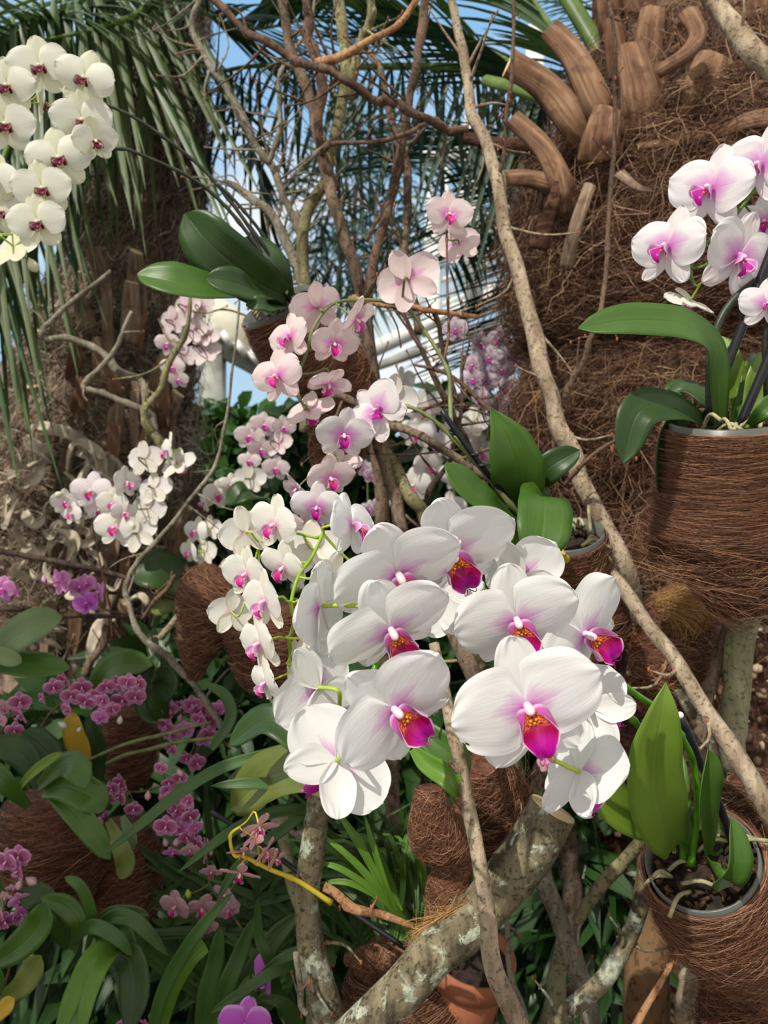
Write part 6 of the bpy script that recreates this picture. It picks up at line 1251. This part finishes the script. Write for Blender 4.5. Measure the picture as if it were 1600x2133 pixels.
plant('strap_leaf_plant', 'strap leaved plant with very long leaves arching across the lower left', 'strap leaf plant', (600, 2300, 1.2), [
  ([(640, 1545, 1.15), (560, 1570, 1.12), (460, 1600, 1.1), (370, 1655, 1.08), (290, 1720, 1.07), (207, 1786, 1.07)], 26, 'strap'), ([(720, 1700, 1.1), (640, 1688, 1.08), (560, 1695, 1.06), (470, 1740, 1.04), (370, 1818, 1.04)], 26, 'strap'),
  ([(700, 1640, 1.08), (600, 1634, 1.05), (520, 1632, 1.04), (440, 1637, 1.04)], 26, 'strap'), ([(310, 2200, 1.1), (335, 2080, 1.08), (380, 1990, 1.06), (430, 1920, 1.05), (485, 1858, 1.05)], 30, 'strap'),
  ([(330, 2160, 1.12), (360, 2060, 1.1), (395, 2000, 1.08), (428, 1968, 1.08)], 36, 'strap_bright', dict(prof='cut')), ([(620, 2010, 1.1), (560, 2030, 1.08), (500, 2070, 1.07), (440, 2110, 1.07)], 24, 'strap'), ([(700, 2000, 1.12), (640, 1988, 1.1), (600, 1990, 1.1), (530, 2040, 1.1)], 26, 'strap'),
  ([(590, 2120, 1.15), (565, 2010, 1.12), (540, 1950, 1.12), (537, 1870, 1.12)], 24, 'strap', dict(fold=0.4)), ([(440, 2150, 1.2), (470, 2060, 1.18), (500, 1990, 1.18), (530, 1910, 1.18)], 38, 'strap'), ([(500, 2150, 1.22), (520, 2050, 1.2), (570, 1960, 1.2), (625, 1900, 1.2)], 46, 'strap'),
  ([(420, 2180, 1.22), (430, 2080, 1.2), (450, 2000, 1.2), (460, 1930, 1.2)], 40, 'strap'), ([(640, 2200, 1.15), (620, 2130, 1.12), (590, 2090, 1.1), (540, 2080, 1.1)], 28, 'strap'), ([(470, 1640, 1.2), (520, 1600, 1.2), (600, 1580, 1.2), (660, 1590, 1.2)], 24, 'strap'),
  ([(640, 1690, 1.15), (600, 1720, 1.15), (500, 1800, 1.16), (450, 1880, 1.16)], 24, 'strap'), ([(470, 2160, 1.15), (480, 2110, 1.14), (500, 2070, 1.14), (520, 2030, 1.14)], 20, 'strap_bright'), ([(440, 1560, 1.3), (480, 1500, 1.3), (470, 1450, 1.3), (420, 1420, 1.3)], 26, 'strap')])
fan = []
rgf = np.random.default_rng(3)
for i in range(40):
    tx = 560 + 300 * rgf.random() + i * 2; ty = 1690 + 180 * rgf.random() * (1 - i / 60); sx = 850 + rgf.normal() * 30
    m = 'strap_bright' if i % 3 == 0 else 'strap'
    fan.append(([(sx, 1960, 1.12), (sx * 0.7 + tx * 0.3 + 6, 1890 * 0.75 + ty * 0.25 + 15, 1.12 + 0.05 * rgf.random()), (sx * 0.35 + tx * 0.65, 1870 * 0.3 + ty * 0.7 - 10, 1.12 + 0.08 * rgf.random()), (tx, ty + 15, 1.15 + 0.1 * rgf.random())], 8 + 6 * rgf.random(), m, dict(fold=0.5, wave=0.0)))
for q in [(715, 1700), (655, 1730), (690, 1760), (700, 1690), (760, 1700), (640, 1790), (660, 1840)]:
    fan.append(([(860, 1950, 1.08), (820, 1890, 1.06), ((800 + q[0]) / 2, (1840 + q[1]) / 2, 1.05), (q[0], q[1], 1.06)], 14, 'strap_bright', dict(fold=0.4, wave=0.0)))
plant('strap_leaf_plant', 'fan of narrow bright leaves below the white flowers, right of the lichen trunk', 'strap leaf plant', (860, 1985, 1.1), fan)
plant('grassy_plant', 'dense dark tuft of grassy leaves behind the fan of narrow leaves', 'grassy plant', (800, 2000, 1.6), [
  ([(800 + rgf.normal() * 40, 1990, 1.6), (780 + rgf.normal() * 70, 1850, 1.55), (760 + rgf.normal() * 130, 1700 + rgf.normal() * 50, 1.5)], 10, 'strap', dict(prof='strap')) for _ in range(60)])
plant('grassy_plant', 'dense dark tuft of strap leaves in the gap left of the lichen trunk', 'grassy plant', (480, 2060, 1.7), [
  ([(480 + rgf.normal() * 60, 2100, 1.7), (470 + rgf.normal() * 100, 1950, 1.6), (450 + rgf.normal() * 170, 1800 + rgf.normal() * 90, 1.55)], 22, 'leaf_dark' if _ % 2 else 'strap', dict(prof='strap')) for _ in range(50)])
plant('fern', 'small dark fern like tuft on the mound behind the right hand branches', 'fern', (1480, 1230, 1.5), [
  ([(1490, 1240, 1.45), (1470, 1210, 1.4), (1440, 1190, 1.38)], 50, 'leaf_dark'), ([(1490, 1240, 1.45), (1500, 1230, 1.4), (1520, 1250, 1.38)], 36, 'leaf'), ([(1490, 1240, 1.45), (1460, 1225, 1.42), (1440, 1235, 1.4)], 30, 'leaf_dark')])

# pots and fibre bodies
fibre_lump('fibre_pot', 'dark brown fibre wrapped pot in the lower left below the dark rosette', 'fibre pot', [(110, 1665, 1.5), (110, 1720, 1.5), (115, 1800, 1.5), (120, 1890, 1.52)], [88, 100, 96, 60], 1800, 81)
fibre_lump('fibre_pot', 'shaded red brown fibre pot behind the long strap leaf, lower left', 'fibre pot', [(255, 1720, 1.6), (255, 1790, 1.6), (260, 1870, 1.6), (260, 1930, 1.6)], [60, 76, 70, 50], 1200, 82)
fibre_lump('fibre_pot', 'dark red brown fibre pot behind the purple orchids, middle left', 'fibre pot', [(262, 1475, 1.75), (262, 1520, 1.75), (265, 1580, 1.75), (265, 1630, 1.75)], [58, 66, 62, 40], 1000, 83)
fibre_lump('fibre_pot', 'brown fibre wrapped pot with a drooping tail left of the cream white flowers', 'fibre pot', [(480, 1210, 1.5), (450, 1250, 1.5), (430, 1300, 1.5), (412, 1350, 1.52), (405, 1410, 1.55)], [62, 80, 60, 38, 14], 2000, 84, fray=0.1)
fibre_lump('fibre_pot', 'dark fibre pot hidden behind the lime stemmed flowers', 'fibre pot', [(570, 1260, 1.45), (565, 1330, 1.45), (560, 1400, 1.45), (560, 1440, 1.45)], [90, 96, 70, 40], 1200, 85)
fibre_lump('fibre_pot', 'brown fibre pot with a golden tufted top behind the slanting branch', 'fibre pot', [(1425, 1240, 1.35), (1415, 1290, 1.33), (1405, 1360, 1.32), (1395, 1430, 1.32), (1390, 1480, 1.35)], [40, 78, 84, 76, 40], 3000, 86, fray=0.05)
fibre_lump('fibre_tuft', 'golden brown tuft of frayed fibre on the pot behind the slanting branch', 'fibre tuft', [(1365, 1262, 1.24), (1400, 1262, 1.23), (1440, 1270, 1.23), (1460, 1300, 1.25)], [10, 26, 36, 14], 1200, 87, matn='fibre_gold', core='coir_mat', ds=0.5, dth=0.5, fray=0.5)
fibre_lump('fibre_bundle', 'sunlit brown fibre wrapping with a waist, hanging below the white flowers', 'fibre bundle', [(895, 1640, 0.98), (898, 1690, 0.98), (915, 1735, 1.0), (945, 1760, 1.02), (945, 1800, 1.02), (935, 1850, 1.02), (930, 1900, 1.03), (910, 1945, 1.03)], [28, 40, 62, 42, 36, 44, 42, 20], 4500, 88, ds=0.06, dth=0.9, rad=0.0004, rough=0.05)
fibre_lump('fibre_bundle', 'shaggy nest of loose brown fibre beside the sawn limb', 'fibre bundle', [(1000, 1590, 1.08), (1030, 1650, 1.1), (1035, 1720, 1.12), (1020, 1790, 1.12)], [40, 62, 66, 40], 3000, 89, ds=0.2, dth=1.4, fray=0.3)
fibre_lump('fibre_bundle', 'golden fibre fringe where the narrow leaves meet the thick limb', 'fibre bundle', [(985, 1880, 0.98), (940, 1920, 0.98), (900, 1960, 0.98), (880, 1990, 0.98)], [12, 26, 34, 24], 1800, 90, matn='fibre_gold', ds=0.4, dth=0.4, fray=0.4)
fibre_lump('fibre_bundle', 'big dark brown fibre wrapped bulk at the bottom behind the thick limb', 'fibre bundle', [(830, 1990, 1.25), (850, 2060, 1.25), (880, 2150, 1.25), (900, 2300, 1.25)], [100, 130, 140, 130], 3500, 91, fray=0.06)
fibre_lump('fibre_bundle', 'brown flap of fibre matting left of the thick limb at the bottom', 'fibre bundle', [(720, 2000, 1.15), (770, 1995, 1.14), (830, 1990, 1.13), (880, 1985, 1.13)], [10, 24, 22, 12], 1200, 92)
fibre_lump('fibre_bundle', 'dark fibre pot in shadow behind the right hand white flowers', 'fibre bundle', [(1190, 1180, 1.45), (1200, 1240, 1.45), (1210, 1330, 1.45), (1220, 1420, 1.45)], [80, 100, 100, 70], 1500, 93)
fibre_lump('fibre_bundle', 'matted red brown fibre at the bottom right under the lower pot', 'fibre bundle', [(1560, 2000, 1.08), (1560, 2060, 1.08), (1560, 2150, 1.08), (1560, 2300, 1.08)], [60, 88, 96, 96], 4000, 94, ds=0.15, dth=0.8, fray=0.15)
fibre_lump('fibre_bundle', 'pale tangled fibre on the right edge behind the folded green leaf', 'fibre bundle', [(1560, 1620, 1.12), (1575, 1680, 1.12), (1590, 1780, 1.14), (1600, 1900, 1.16)], [40, 72, 90, 90], 5000, 95, ds=0.2, dth=1.4, fray=0.25, matn='fibre_trunk')
# terracotta pot
tp = thing('flower_pot', 'terracotta plastic flower pot standing at the bottom behind the pale branch', 'flower pot', P(985, 2300, 1.2))
cT = P(985, 1985, 1.2); th = np.linspace(0, 2 * np.pi, 48, endpoint=False)
def lathe(c, prof, tilt=0.0):
    g = np.stack([np.stack([r * np.cos(th), r * np.sin(th), np.full(48, z)], -1) for r, z in prof], 0); R = np.array(Matrix.Rotation(tilt, 3, 'Y') @ Matrix.Rotation(0.25, 3, 'X')); mb = MB(); mb.grid(g @ R.T + A(c), closed=True); return mb
r_ = S(86, 1.2)
part(tp, 'pot', lathe(cT, [(0.001, -0.24), (r_ * 0.72, -0.24), (r_ * 0.94, -0.035), (r_ * 0.9, -0.03)], 0.18), M['terracotta'])
part(tp, 'rim', lathe(cT, [(r_ * 0.93, -0.038), (r_ * 1.04, -0.036), (r_ * 1.07, 0.0), (r_ * 1.0, 0.002), (r_ * 0.93, -0.03)], 0.18), M['terracotta'])
part(tp, 'potting_mix', lathe(cT, [(0.001, -0.012), (r_ * 0.97, -0.016)], 0.18), M['soil'])

# ------------------------------------------------------------------ kinds that repeat share a group
GN = {'moth_orchid': 'orchids tied among the branches', 'branch': 'bare branches between the orchids', 'bare_tree': 'bare upright trunks', 'shrub': 'shrubs and undergrowth', 'tree': 'distant tree crowns', 'palm_tree': 'palm trees',
      'orchid_plant': 'leafy orchid plants low down', 'strap_leaf_plant': 'strap leaved plants at the bottom', 'grassy_plant': 'grassy tufts', 'fibre_pot': 'fibre wrapped pots', 'fibre_bundle': 'fibre bundles', 'plant_stake': 'black plant stakes'}
for o in COL.objects:
    if o.parent is None and o.get('category') and not o.get('group'):
        k = o.name.split('.')[0]
        if k in GN: o['group'] = GN[k]
